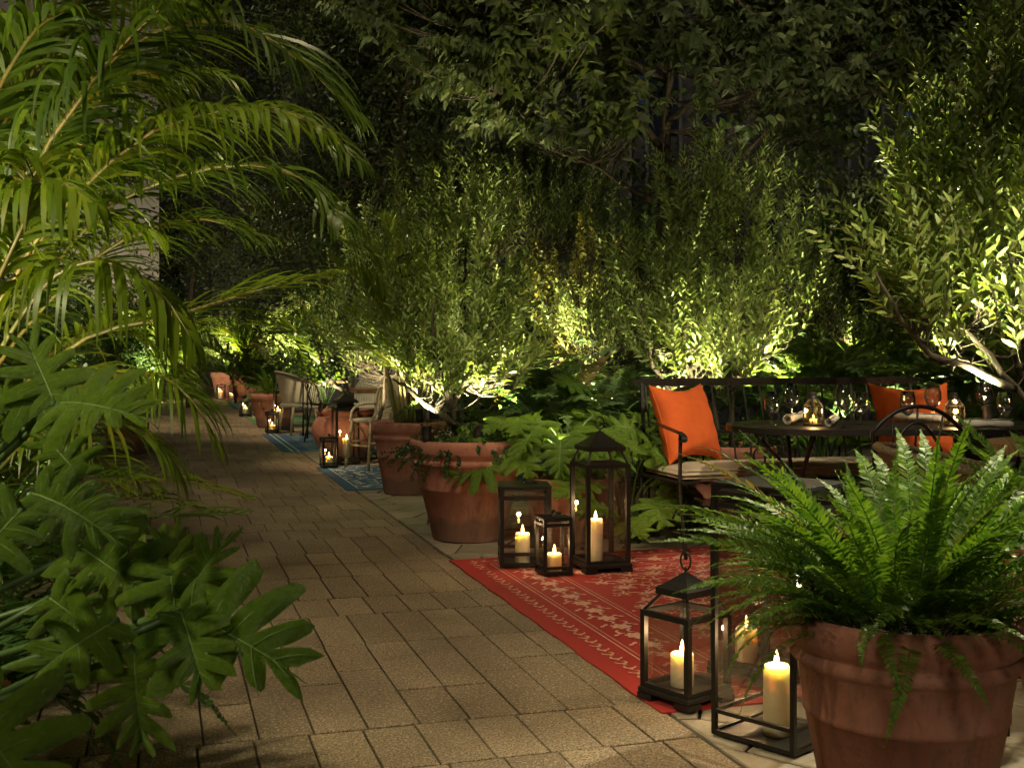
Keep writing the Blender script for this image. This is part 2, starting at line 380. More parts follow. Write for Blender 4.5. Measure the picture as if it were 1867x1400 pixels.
# irregular flagstones of the terrace
polys = []; hx = {}
def jit(i, j):
    if (i, j) not in hx:
        hx[(i, j)] = (rg.uniform(-.075, .075), rg.uniform(-.055, .055))
    return hx[(i, j)]
A, B = .34, .21
for j in range(0, 22):
    for i in range(-8, 110):
        # hexagon lattice, vertex keys on a half grid
        cx = i * A * 1.0 + (A * .5 if j % 2 else 0); cy = j * B * 1.5
        p = []
        for dx, dy in ((0, -1), (1, -.5), (1, .5), (0, 1), (-1, .5), (-1, -.5)):
            x = cx + dx * A * .5; y = cy + dy * B; key = (round(x / (A * .5)), round(y / (B * .5)))
            jx, jy = jit(*key); x += jx; y += jy; p.append((x, max(y, .012)))
        if cy < -.2: continue
        q = [UV(a_, V1 + b_) for a_, b_ in p]; c = sum(q, Vector()) / 6
        q = [a_ + (c - a_).normalized() * rg.uniform(.006, .011) for a_ in q]
        ar = sum(q[k2].cross(q[(k2 + 1) % 6]).z for k2 in range(6))
        if abs(ar) < .03: continue
        polys.append(q if ar > 0 else q[::-1])
slabs(polys, 'terrace', M['flag'], .006, .018, 9)
mb = MB(); mb.add([UV(-4, V1 + .01), UV(-4, 9), UV(40, 9), UV(40, V1 + .01)], [(3, 2, 1, 0)])
struct('terrace_bed', mb, M['soil'], (0, 0, -.014))

# buildings
b = thing('stone_building', 'tall pale stone clad building behind the palm fronds, left', 'building', (-19.68, 48, 0)); b.scale = (2, 2, 1.4)
mb = MB(); mb.box((-3.2, 0, 7), (6.5, 6, 14)); part('wall', mb, M['concrete'], b)
mb = MB(); mb.box((1.72, 0.05, 7), (3.34, 6, 14)); part('smooth_wall', mb, M['concrete2'], b)
mb = MB()
for i in range(12): mb.box((1.72, -2.96, 1.2 * i + .5), (3.34, .03, .02))
mb.box((.10, -3.05, 7), (.3, .2, 14)); part('pilaster', mb, M['concrete'], b)
b = thing('dark_building', 'dark facade with pale vertical mullions behind the trees', 'building', (8.6, 19.5, 0))
mb = MB(); mb.box((0, 0, 7), (23, 3, 14)); part('wall', mb, M['facade'], b)
for k in range(20):
    x = -10.6 + k * 1.05; mb = MB()
    for q in range(3): mb.box((x, -1.52, .9 + q * 4 + 1.2), (.82, .02, 3.2))
    part('window', mb, M['winglass'], b)
mb = MB()
for k in range(80): mb.box((-11.2 + k * .26, -1.65, 7), (.05, .2, 14))
part('mullion', mb, M['mullion'], b)
for x, z in ((-6.6, 5.2), (-2.4, 4.6), (-9.2, 4.1), (.6, 4.4)):
    mb = MB(); mb.box((x, -1.535, z), (.16, .02, .5)); part('lit_window', mb, M['winlit'], b)
b = thing('far_building', 'unlit building closing the far end of the path', 'building', (4.4, 46, 0))
mb = MB(); mb.box((0, 0, 10), (34, 4, 20)); part('wall', mb, M['facade'], b)
for i in range(11):
    for j in range(6):
        mb = MB(); mb.box((-14 + i * 2.8, -2.02, 2.2 + j * 3.1), (1.5, .04, 1.9)); part('window', mb, M['winglass'], b)

# ------------------------------------------------------------------ plants
def rnd(rng, n=1): 
    v = rng.normal(size=(n, 3)); return v / np.linalg.norm(v, axis=1)[:, None]
def whip(rng, base, d, L, n=7, up=.25, wig=.12):
    pts = [np.array(base, float)]; d = np.array(d, float); d /= np.linalg.norm(d)
    for i in range(n - 1):
        d = d + np.array([0, 0, up / n]) + rng.normal(size=3) * wig / math.sqrt(n); d /= np.linalg.norm(d); pts.append(pts[-1] + d * L / (n - 1))
    return pts
def leaves_on(rng, pts, step, size, ang=.9, droop=0.0, start=.1, out=None, pairs=True, sv=.25):
    pts = np.array(pts); seg = np.linalg.norm(np.diff(pts, axis=0), axis=1); cum = np.concatenate([[0], np.cumsum(seg)]); L = cum[-1]
    s = np.arange(L * start, L, step)
    s = np.append(s, L)
    P_ = np.stack([np.interp(s, cum, pts[:, k]) for k in range(3)], 1)
    T_ = np.gradient(P_, axis=0) if len(s) > 1 else np.array([pts[-1] - pts[0]]); T_ /= np.linalg.norm(T_, axis=1)[:, None] + 1e-9
    a0 = rng.uniform(0, 6.28)
    for i in range(len(s)):
        t_ = T_[i]; r1 = np.cross(t_, [.3, .2, 1]); r1 /= np.linalg.norm(r1) + 1e-9; r2 = np.cross(t_, r1)
        for q in ((0, 1) if pairs else (0,)):
            a = a0 + i * (1.57 if pairs else 2.4) + q * math.pi + rng.normal() * .25
            o_ = r1 * math.cos(a) + r2 * math.sin(a); d = t_ * math.cos(ang) + o_ * math.sin(ang) + np.array([0, 0, -droop]); d += rng.normal(size=3) * .12
            nn = t_ * math.sin(ang) - o_ * math.cos(ang) + rng.normal(size=3) * .35 + np.array([0, 0, .5 if droop else 0])
            tp = 1 - .35 * (i / max(len(s) - 1, 1))
            out[0].append(P_[i]); out[1].append(d); out[2].append(nn); out[3].append(size * tp * rng.uniform(1 - sv, 1 + sv))
def woody(name, label, cat, base, limbs, blobs, ntwig, tl, step, lsize, wr, leafm, barkm, seed=0, group=None, lk='lens', up=.3, droop=0., trunk_r=.03, tr2=.004, outw=.8, upw=.6, ang=.8, pairs=True, wig=.25, rnw=.4, start=.08, cat_=None):
    """limbs: polylines of world points; blobs: (centre, radii, weight) where twigs start"""
    rng = np.random.default_rng(seed); root = thing(name, label, cat, base, 0, group); tb = MB(); lp = []
    for lb in limbs:
        pts = bez(lb, 14); r0 = trunk_r * (1 if (lb is limbs[0] or trunk_r < .06) else .42); pts = [p + Vector(rng.normal(size=3) * .006 * (i > 0)) for i, p in enumerate(pts)]
        tb.tube(pts, [r0 * (1 - .75 * i / 13) for i in range(14)], 7); lp += [np.array(p) for p in pts[3:]]
    lp = np.array(lp); out = [[], [], [], []]; wts = np.array([x[2] for x in blobs], float); wts /= wts.sum(); B0 = np.array(base, float)
    for i in range(ntwig):
        c, r, _ = blobs[rng.choice(len(blobs), p=wts)]; q = rnd(rng)[0] * rng.uniform(.15, 1) ** .6
        bp = np.array(c) + q * np.array(r)
        dd = np.linalg.norm(lp - bp, axis=1) + np.maximum(lp[:, 2] - bp[2], 0) * 1.2; nb = lp[dd.argmin()]
        od = bp - (B0 + np.array([0, 0, .3 * (bp[2] - B0[2])])); od /= np.linalg.norm(od) + 1e-9
        d = od * outw + np.array([0, 0, upw]) + rnd(rng)[0] * rnw
        pts = whip(rng, bp, d, tl * rng.uniform(.6, 1.3), 7, up, wig)
        mid = (nb + bp) / 2 + rng.normal(size=3) * .04 * tl + np.array([0, 0, -.1 * np.linalg.norm(nb - bp)])
        br = bez([Vector(nb), Vector(mid), Vector(bp)], 5); tb.tube(br, [tr2 * 1.6, tr2 * 1.5, tr2 * 1.4, tr2 * 1.25, tr2], 4, cap=False)
        tb.tube([Vector(p) for p in pts], [tr2 * (1 - .7 * k_ / 6) for k_ in range(7)], 4, cap=False)
        leaves_on(rng, pts, step, lsize, ang, droop, start, out, pairs)
    wpart('trunk', tb, barkm, root)
    wpart('crown', leafmesh('crown', lk, wr, *out), leafm, root)
    return root
def cloud(name, label, cat, base, blobs, n, lsize, wr, leafm, barkm, seed=0, group=None, lk='quad', trunk=None, shell=.5, droop=0., clump=0.35):
    rng = np.random.default_rng(seed); root = thing(name, label, cat, base, 0, group)
    wts = np.array([r[0] * r[1] + r[0] * r[2] + r[1] * r[2] for _, r in blobs], float); wts /= wts.sum(); bi = rng.choice(len(blobs), size=n // 14 + 1, p=wts)
    C = np.array([blobs[i][0] for i in bi], float); Rr = np.array([blobs[i][1] for i in bi], float)
    q = rnd(rng, len(bi)) * (rng.uniform(0, 1, size=(len(bi), 1)) ** shell)
    cc = C + q * Rr; cc = np.repeat(cc, 14, axis=0)[:n]
    spread = clump * Rr.mean() * .35
    ax = np.repeat(rnd(rng, len(bi)), 14, axis=0)[:n]
    cc = cc + ax * rng.normal(size=(n, 1)) * spread * 1.2 + rng.normal(size=(n, 3)) * spread * .4
    D = rnd(rng, n); D[:, 2] -= droop; Nn = rnd(rng, n); Nn[:, 2] += .6
    tb = MB()
    for pts, r0 in (trunk or []):
        pp = bez(pts, 12); tb.tube(pp, [r0 * (1 - .6 * i / 11) for i in range(12)], 8)
    # a few limbs to the blobs
    if trunk:
        top = trunk[0][0]; 
        for c, r in blobs[:14]:
            a = bez(top, 9)[rng.integers(4, 9)]; cv = Vector(c); md = (a + cv) / 2 + Vector((0, 0, -.1 * r[2])); tb.tube(bez([a, md, cv], 8), [trunk[0][1] * .35 * (1 - .7 * i / 7) for i in range(8)], 5)
        for i in range(60):
            c, r = blobs[rng.integers(len(blobs))]; s = Vector(c) + Vector(rnd(rng)[0] * np.array(r) * .3); e = Vector(c) + Vector(rnd(rng)[0] * np.array(r) * .95)
            tb.tube([s, (s + e) / 2 + Vector(rng.normal(size=3) * .08), e], [.012, .008, .004], 4, cap=False)
        wpart('trunk', tb, barkm, root)
    wpart('crown', leafmesh('crown', lk, wr, cc, D, Nn, lsize * rng.uniform(.6, 1.25, n)), leafm, root)
    return root

def frond_mesh(curve, n, leaflet, wd, droop=.5, ang=.95, fold=.35, seed=0, segs=4, side=None, start=.12, sway=.1, prof=None):
    """feather leaf: returns leaflet mesh arrays and rachis points, all in the coordinates of curve"""
    rng = np.random.default_rng(seed); pts = bez(curve, 24); P_ = np.array([tuple(p) for p in pts])
    seg = np.linalg.norm(np.diff(P_, axis=0), axis=1); cum = np.concatenate([[0], np.cumsum(seg)]); L = cum[-1]; vs = []; 
    up = np.array([0, 0, 1.]) if side is None else np.array(side, float)
    for i in range(n):
        t = start + (1 - start) * i / (n - 1); s = t * L
        c = np.array([np.interp(s, cum, P_[:, k]) for k in range(3)]); c2 = np.array([np.interp(min(s + .02 * L, L), cum, P_[:, k]) for k in range(3)]); c1 = np.array([np.interp(max(s - .02 * L, 0), cum, P_[:, k]) for k in range(3)])
        T_ = c2 - c1; T_ /= np.linalg.norm(T_) + 1e-9; S_ = np.cross(T_, up); S_ /= np.linalg.norm(S_) + 1e-9; N_ = np.cross(S_, T_)
        ll = leaflet * (prof(t) if prof else math.sin(math.pi * min(1, (t - start) / (1 - start) * .80 + .16)) ** .6)
        for sg in (1, -1):
            a = ang * (1 - .45 * t) + rng.normal() * sway
            d = T_ * math.cos(a) + S_ * sg * math.sin(a) + N_ * (fold + rng.normal() * sway); d /= np.linalg.norm(d)
            l = ll * rng.uniform(.88, 1.1); p = c.copy(); wv = np.cross(d, N_); wv = wv / (np.linalg.norm(wv) + 1e-9)
            tw = rng.normal() * .3; wv = wv * math.cos(tw) + N_ * math.sin(tw)
            row = []
            for k in range(segs + 1):
                x = k / segs; ww = wd / 2 * (math.sin(math.pi * (.12 + .88 * x) ** .8) ** .7 if k < segs else 0.0)
                row.append(p - wv * ww * (1 if k else .35)); row.append(p + wv * ww * (1 if k else .35))
                d2 = d + np.array([0, 0, -droop]) * (x + .15) * 1.0; d = d2 / np.linalg.norm(d2); p = p + d * l / segs
            vs += row
    fs = [(2 * k, 2 * k + 1, 2 * k + 3, 2 * k + 2) for k in range(segs)]
    return np.array(vs), fs, 2 * n, 2 * (segs + 1), pts
def frond_part(root, curve, n, leaflet, wd, leafm, stalkm, world=True, r=.006, name='frond', **k):
    vs, fs, cnt, kk, pts = frond_mesh(curve, n, leaflet, wd, **k); me = fastmesh(name, vs, fs, cnt, kk)
    o = link(name, me, leafm, root, -root.location if world else (0, 0, 0))
    mb = MB(); q = pts[::2] + [pts[-1]]; mb.tube(q, [r * (1 - .75 * i / (len(q) - 1)) for i in range(len(q))], 5)
    s = link('stalk', mb.mesh('stalk', True), stalkm, o)
    return o
# fern frond prototypes (along +X, rising then arching)
def arch(L, e0, e1, n=6, side=0.):
    p = Vector((0, 0, 0)); out = [p.copy()]
    for i in range(n):
        a = e0 + (e1 - e0) * (i + .5) / n; p = p + Vector((math.cos(a) * math.cos(side * i / n), math.cos(a) * math.sin(side * i / n), math.sin(a))) * L / n; out.append(p.copy())
    return out
FERN = {}
def fern_protos(key, leafm, npin, plen, pw, specs, segs=2):
    L = []
    for i, (ln, e0, e1, sd) in enumerate(specs):
        pr = lambda t: max(.12, math.sin(math.pi * min(1, .16 + .84 * t)) ** .55 if t > .3 else .55 + 1.3 * t)
        vs, fs, cnt, kk, pts = frond_mesh(arch(ln, e0, e1, 7, sd), npin, plen, pw, droop=.12, ang=1.35, fold=.12, seed=i + 5, segs=segs, start=.10, sway=.13, prof=lambda t: (1.0 if t < .45 else max(.06, 1 - ((t - .45) / .55) ** 1.6)) * (.5 + min(t, .25) * 2))
        me = fastmesh('frond', vs, fs, cnt, kk); me.materials.append(leafm)
        mb = MB(); q = pts[::3] + [pts[-1]]; mb.tube(q, [.0022 * (1 - .7 * k / (len(q) - 1)) for k in range(len(q))], 4); ms = mb.mesh('stalk', True); ms.materials.append(M['stem'])
        L.append((me, ms, ln))
    FERN[key] = L
sp = [(.50, 1.15, .15, .3), (.55, 1.0, -.5, -.3), (.48, .75, -.75, .2), (.52, .5, -.95, -.2), (.42, .2, -1.2, .3), (.45, 1.4, .75, -.2), (.50, .85, -.2, .45)]
fern_protos('fern', M['fern'], 58, .038, .0088, sp)
fern_protos('fernd', M['fernd'], 44, .043, .013, sp)
fern_protos('fernp', M['fernp'], 26, .085, .03, [(.6, 1.1, .2, .2), (.65, .9, -.2, -.2), (.6, .7, -.5, .2), (.55, .4, -.8, -.1)])
def fern(name, label, cat, base, n, key, scale=1., seed=0, group=None, r0=.07, az=None, protos=None, stalks=True, dome=False):
    rg = random.Random(seed); root = thing(name, label, cat, base, 0, group)
    for i in range(n):
        a = (i * 2.39996 + rg.uniform(-.25, .25)) if az is None else rg.uniform(*az)
        me, ms, ln = FERN[key][rg.choice(protos) if protos else rg.randrange(len(FERN[key]))]
        uu = rg.random(); ds = 1
        if dome:
            pk, ds = ((0, 5, 0), 1.17) if uu < .38 else (((1, 6, 0, 6), .87) if uu < .76 else ((1, 2, 6, 2, 3), .78)); me, ms, ln = FERN[key][rg.choice(pk)]
        rr = r0 * math.sqrt(uu)
        o = link('frond', me, None, root, (math.cos(a) * rr, math.sin(a) * rr, rg.uniform(-.01, .02)), (rg.uniform(-.5, .5), rg.uniform(-.2, .22), a))
        s = scale * ds * rg.uniform(.72, 1.12); o.scale = (s, s, s)
        if stalks: link('stalk', ms, None, o)
    return root

# lobed leaf (split leaf philodendron): unit length along +X, normal +Z
def lobed(nl=6, seed=0, sinus=.30, lw=.62, cup=.10, droop=.25):
    rg = random.Random(seed); per = 9; cols = 5; vs = []; fs = []
    def mid(t): return Vector((t, 0, -droop * t * t))
    for sg in (1, -1):
        o = len(vs); tot = nl * per; jl = [rg.uniform(.68, 1.16) for _ in range(nl + 1)]
        for i in range(tot + 1):
            g = i / tot; ph = (g * nl) % 1.0; k = min(int(g * nl), nl - 1)
            t = .04 + .86 * g; m_ = mid(t)
            an = 2.45 - 2.2 * g ** .85                        # direction from the midrib: backwards at the base, forwards at the tip
            env = lw * (math.sin(math.pi * (.20 + .66 * g)) ** .8) * jl[k]
            sh = (1 - abs(2 * ph - 1) ** 1.7) * (1 + .06 * math.sin(ph * 18 + k)) if i < tot else 1
            ln = env * (sinus + (1 - sinus) * sh) * (1 if g < .9 else .8)
            bend = (ph - .5) * .35
            d = Vector((math.cos(an + bend * sg * 0), sg * math.sin(an), 0))
            for c in range(cols + 1):
                x = c / cols; q = m_ + d * ln * x
                q.z += cup * ln * math.sin(x * 2.6) * .9 - .35 * droop * (x * ln) ** 2 * 2 + .012 * math.sin(ph * 6.28) * x + .016 * math.sin(g * 47 + seed) * x * x
                vs.append(q)
        for i in range(tot):
            for c in range(cols):
                a, b_, c_, d_ = o + i * (cols + 1) + c, o + (i + 1) * (cols + 1) + c, o + (i + 1) * (cols + 1) + c + 1, o + i * (cols + 1) + c + 1
                fs.append((a, b_, c_, d_) if sg < 0 else (a, d_, c_, b_))
    mb = MB(); mb.add(vs, fs); me = mb.mesh('leaf', True); me.materials.append(M['philo'])
    mr = MB(); mr.tube([mid(x / 8) + Vector((0, 0, .004)) for x in range(9)], [.013 * (1 - x / 9.5) for x in range(9)], 5)
    for sg in (1, -1):
        for k in range(nl):
            g = (k + .5) / nl; m_ = mid(.04 + .86 * g); an = 2.45 - 2.2 * g ** .85; env = lw * (math.sin(math.pi * (.20 + .66 * g)) ** .8) * .85
            pts = []
            for x in (0, .3, .6, .9):
                q = m_ + Vector((math.cos(an), sg * math.sin(an), 0)) * env * x; q.z += cup * env * math.sin(x * 2.6) * .9 - .35 * droop * (x * env) ** 2 * 2 + .003; pts.append(q)
            mr.tube(pts, [.006, .005, .0035, .0015], 4)
    mv = mr.mesh('midrib', True); mv.materials.append(M['vein'])
    return me, mv
LOBE = [lobed(5, 1, .17, .66, .14, .32), lobed(6, 2, .13, .62, .20, .5), lobed(5, 3, .19, .62, .10, .2), lobed(6, 4, .13, .62, .16, .4)]
LEAFP = M['philo']
def leaf_at(root, base, d, nrm, size, k=0, petiole=None, pr=.006):
    me, mv = LOBE[k % 4]; d = Vector(d).normalized(); nrm = Vector(nrm); z = (nrm - d * nrm.dot(d)).normalized(); y = z.cross(d)
    m4 = Matrix((d, y, z)).transposed().to_4x4() @ Matrix.Scale(size, 4); m4.translation = Vector(base) - root.location
    o = link('leaf', me, None, root); o.matrix_local = m4; link('midrib', mv, None, o)
    return o
def philodendron(label, base, n, size, reach, height, seed=0, group=None, az=(0, 6.28), facing=None, name='philodendron', lean=.0):
    rg = random.Random(seed); root = thing(name, label, 'plant', base, 0, group); pm = MB(); base = Vector(base)
    for i in range(n):
        a = az[0] + (az[1] - az[0]) * ((i * .618) % 1) + rg.uniform(-.2, .2); el = rg.uniform(.1, 1) 
        rr = reach * (1.05 - .6 * el) * rg.uniform(.8, 1.1); z = height * (.25 + .75 * el) * rg.uniform(.85, 1.1)
        o_ = Vector((math.cos(a), math.sin(a), 0)); e = base + o_ * rr + Vector((0, 0, z))
        pm.tube(bez([base + o_ * .03, base + o_ * rr * .45 + Vector((0, 0, z * .75)), e], 8), [.009 - .0006 * q for q in range(8)], 5)
        d = o_ * rg.uniform(.6, 1) + Vector((rg.uniform(-.3, .3), rg.uniform(-.3, .3), rg.uniform(-.75, .15)))
        nn = Vector((0, 0, 1)) * .8 + o_ * .45 + Vector((0, -.5, 0)) + Vector((rg.uniform(-.3, .3), rg.uniform(-.3, .3), 0))
        leaf_at(root, e, d, nn, size * rg.uniform(.75, 1.15), rg.randrange(4))
    wpart('stem', pm, M['stem'], root)
    return root

# ------------------------------------------------------------------ pots
def pot_mesh(r, h, rb, style='rolled', seed=0):
    mb = MB(); e = r * .055
    if style == 'rolled':
        prof = [(0.01, 0), (rb * .97, 0), (rb, .012), (rb + (r - rb) * .50, h * .50), (rb + (r - rb) * .50 + e * .28, h * .505), (rb + (r - rb) * .51 + e * .28, h * .53), (rb + (r - rb) * .54, h * .545),
                (r * .90, h * .735), (r * .93, h * .75), (r * .965, h * .775), (r * .955, h * .80), (r * .925, h * .815), (r * .925, h * .83), (r * .97, h * .85), (r * .995, h * .89), (r, h * .95), (r * .985, h * .985), (r * .95, h), (r * .90, h * .985), (r * .87, h * .94), (r * .84, h * .84), (0.01, h * .84)]
    elif style == 'urn':
        prof = [(0.01, 0), (rb, 0), (rb * 1.02, .02), (r * .78, h * .22), (r * .95, h * .45), (r, h * .62), (r * .96, h * .76), (r * .86, h * .85), (r * .80, h * .88), (r * .80, h * .91), (r * .86, h * .935), (r * .88, h * .97), (r * .86, h), (r * .80, h * .99), (r * .76, h * .93), (r * .74, h * .86), (0.01, h * .86)]
    else:
        prof = [(0.01, 0), (rb, 0), (rb + .01, .02), (r * .93, h * .78), (r * .95, h * .80), (r, h * .82), (r, h * .97), (r * .97, h), (r * .90, h * .99), (r * .87, h * .88), (0.01, h * .88)]
    mb.lathe(prof, 56, wob=.006, seed=seed)
    return mb
def pot(label, loc, r, h, rb, style='rolled', seed=0, group=None):
    root = thing('terracotta_pot', label, 'pot', loc, 0, group); part('pot_body', pot_mesh(r, h, rb, style, seed), M['terra'], root, True)
    mb = MB(); mb.lathe([(.001, h * .90), (r * .4, h * .905), (r * (.76 if style == 'urn' else .855), h * .885)], 30, wob=.02); part('soil', mb, M['soil'], root, True)
    return root

# ------------------------------------------------------------------ lamps
def spot(loc, target, watts, angle=70, blend=.6, col=(1, .86, .52), r=.03, parent=None, name='lamp'):
    l = bpy.data.lights.new(name, 'SPOT'); l.energy = watts * .95; l.spot_size = R(angle); l.spot_blend = blend; l.color = col; l.shadow_soft_size = r
    o = bpy.data.objects.new(name, l); COL.objects.link(o)
    d = (Vector(target) - Vector(loc)); o.rotation_euler = (-d).to_track_quat('Z', 'Y').to_euler(); o.location = Vector(loc)
    if parent: o.parent = parent; o.location = Vector(loc) - parent.location
    return o
def uplight(label, loc, target, watts, angle=80, group='garden uplights', r=.03, spike=.12, col=(1, .88, .54)):
    loc = Vector(loc); root = thing('garden_uplight', label, 'uplight', loc - Vector((0, 0, spike)), 0, group); d = (Vector(target) - loc).normalized()
    q = d.to_track_quat('Z', 'Y').to_matrix().to_4x4(); q.translation = loc - root.location
    mb = MB(); mb.lathe([(.004, -.085), (.022, -.08), (.028, -.06), (.028, .0), (.031, .002), (.031, .012), (.027, .012), (.026, .0), (.0, -.002)], 18, q); part('housing', mb, M['darkmetal'], root, True)
    mb = MB(); mb.lathe([(.001, .001), (.0245, .001)], 18, q); part('lens', mb, M['lens'], root)
    mb = MB(); mb.tube([(0, 0, -.02), (0, 0, spike - .03)], .007, 6); part('spike', mb, M['darkmetal'], root, True)
    spot(loc + d * .03, target, watts, angle, .7, col, r, root)
    return root

# ------------------------------------------------------------------ lanterns and candles
def frame_posts(mb, s, z0, z1, w_):
    for sx in (-1, 1):
        for sy in (-1, 1): mb.box((sx * (s / 2 - w_ / 2), sy * (s / 2 - w_ / 2), (z0 + z1) / 2), (w_, w_, z1 - z0))
def rails(mb, s, z, w_, hh):
    for sg in (-1, 1):
        mb.box((0, sg * (s / 2 - w_ / 2), z), (s - 2 * w_, w_ * .9, hh)); mb.box((sg * (s / 2 - w_ / 2), 0, z), (w_ * .9, s - 2 * w_, hh))
def panes(root, s, z0, z1, w_):
    for k in range(4):
        a = k * math.pi / 2; mb = MB(); y = -(s / 2 - w_ / 2); x = s / 2 - w_ + .001
        mb.add([(-x, y, z0), (x, y, z0), (x, y, z1), (-x, y, z1)], [(0, 1, 2, 3)], Matrix.Rotation(a, 4, 'Z')); part('pane', mb, M['pane'], root)
def ring(root, z, rr=.022, tr=.003, tilt=.5, knob=True, name='ring_handle'):
    mb = MB(); 
    if knob: mb.lathe([(.001, z + .034), (.010, z + .03), (.011, z + .022), (.006, z + .018), (.012, z + .012), (.013, z), (.02, z - .001)], 14)
    c = Vector((0, 0, z + (.02 if knob else rr + .002))); pts = []
    for k in range(20):
        a = k / 20 * 6.283; pts.append(c + Vector((math.cos(a) * rr + (rr * .55 if knob else 0), 0, math.sin(a) * rr)) if not knob else c + Vector((.004 + rr * .9 + math.cos(a) * rr, math.sin(a) * rr * .6, (rr * .9 + math.cos(a) * rr) * -tilt * .5)))
    mb.tube(pts, tr, 7, closed=True); part(name, mb, M['iron'], root, True)
def box_lantern(label, loc, rz, s, h, group, wr=.062):
    root = thing('candle_lantern', label, 'lantern', loc, rz, group); w_ = max(.009, s * wr)
    mb = MB(); frame_posts(mb, s, .004, h - .004, w_); rails(mb, s, w_ / 2 + .004, w_, w_); rails(mb, s, s * .26, w_, w_ * .8); rails(mb, s, h - s * .22, w_, w_ * .9); rails(mb, s, h - .004 - w_ / 4, w_, w_ / 2)
    part('frame', mb, M['iron'], root)
    mb = MB(); mb.box((0, 0, .009), (s - 2 * w_ - .002, s - 2 * w_ - .002, .006)); part('base_plate', mb, M['iron'], root)
    mb = MB(); mb.box((0, 0, h), (s * 1.015, s * 1.015, .008), bev=.002); part('roof', mb, M['iron'], root)
    panes(root, s, s * .26, h - s * .22, w_); ring(root, h + .004, s * .095 + .008, .003 + s * .008)
    return root
def pyramid_lantern(label, loc, rz, s, hb, hg, hp, group, chimney=False, rs=.80):
    """s side, hb body top, hg roof eaves, hp peak"""
    root = thing('candle_lantern', label, 'lantern', loc, rz, group); w_ = s * .088; f = s * .09
    mb = MB(); S2 = s * 1.07
    for sx in (-1, 1):
        for sy in (-1, 1):
            mb.box((sx * (S2 / 2 - .02 - s * .05), sy * (S2 / 2 - .02 - s * .05), f / 2 - .0), (.04 + s * .1, .04 + s * .1, f))
    mb.box((0, 0, f + s * .045), (S2, S2, s * .09), bev=.004); part('base', mb, M['iron'], root)
    z0 = f + s * .09
    mb = MB(); frame_posts(mb, s, z0, hb, w_); rails(mb, s, z0 + w_ * .4, w_, w_ * .8); rails(mb, s, hb - w_ * .5, w_, w_)
    k = s / 2 - w_ / 2; q = s * rs / 2 - w_ * .9
    if not chimney:
        for sx in (-1, 1):
            for sy in (-1, 1): mb.tube([(sx * k, sy * k, hb - .002), (sx * q, sy * q, hg + .004)], w_ * .32, 6)
    else:
        mb.box((0, 0, hb + .004), (s * .99, s * .99, .012)); 
    part('frame', mb, M['iron'], root); panes(root, s, z0 + w_ * .8, hb - w_, w_)
    mb = MB(); a = s * rs / 2; e = .014 + s * .03
    if chimney:
        c = s * .30; mb.box((0, 0, (hb + hg) / 2 + .01), (c * 2, c * 2, hg - hb - .01))
    vs = [(-a, -a, hg), (a, -a, hg), (a, a, hg), (-a, a, hg), (-a, -a, hg + e), (a, -a, hg + e), (a, a, hg + e), (-a, a, hg + e)]
    zz = hp
    for t_ in (.45, .97):
        aa = a * (1 - t_); z = hg + e + (zz - hg - e) * (t_ ** 1.12); vs += [(-aa, -aa, z), (aa, -aa, z), (aa, aa, z), (-aa, aa, z)]
    fs = [(3, 2, 1, 0)] + [(r_ * 4 + i, r_ * 4 + (i + 1) % 4, r_ * 4 + 4 + (i + 1) % 4, r_ * 4 + 4 + i) for r_ in range(3) for i in range(4)] + [(12, 13, 14, 15)]
    mb.add(vs, fs); part('roof', mb, M['iron'], root)
    mb = MB(); rr = s * .085 + .004; c = Vector((0, 0, hp + rr * 1.5)); mb.tube([(0, 0, hp - .005), (0, 0, hp + rr * .6)], .0045, 6)
    mb.tube([c + Vector((math.cos(a_ * .3142) * rr, 0, math.sin(a_ * .3142) * rr * 1.3)) for a_ in range(20)], .0028 + s * .004, 6, closed=True); part('ring_handle', mb, M['iron'], root, True)
    return root
def candle(label, loc, r, h, watts, group='pillar candles in the lanterns', lamp=True, cat='candle'):
    root = thing('pillar_candle', label, cat, loc, 0, group)
    mb = MB(); rg = random.Random(int(abs(loc[0]) * 1000)); e = r * .16
    mb.lathe([(.001, 0), (r * .97, 0), (r, e * .4), (r * 1.005, h * .4), (r * .99, h - e), (r * .93, h), (r * .80, h + .001), (r * .68, h - e * .6), (r * .4, h - e * 1.1), (.001, h - e * 1.1)], 30, wob=rg.choice((.008, .014, .022)), seed=rg.randrange(99)); part('wax', mb, M['wax'], root, True)
    z = h - e * 1.1
    mb = MB(); mb.tube([(0, 0, z - .002), (.0006, 0, z + .006), (.0015, 0, z + .011)], .0011, 5); part('wick', mb, M['wick'], root, True)
    fh = .042 if r > .02 else .020; z += .007; mb = MB(); mb.lathe([(.0005, z), (fh * .12, z + fh * .12), (fh * .17, z + fh * .3), (fh * .15, z + fh * .5), (fh * .08, z + fh * .78), (.0004, z + fh)], 12); part('flame', mb, M['flame'], root, True)
    if lamp:
        l = bpy.data.lights.new('candle_light', 'POINT'); l.energy = watts * .95; l.color = (1, .66, .34); l.shadow_soft_size = .012
        o = bpy.data.objects.new('candle_light', l); COL.objects.link(o); o.parent = root; o.location = (0, 0, z + fh * .6 + .022)
    return root
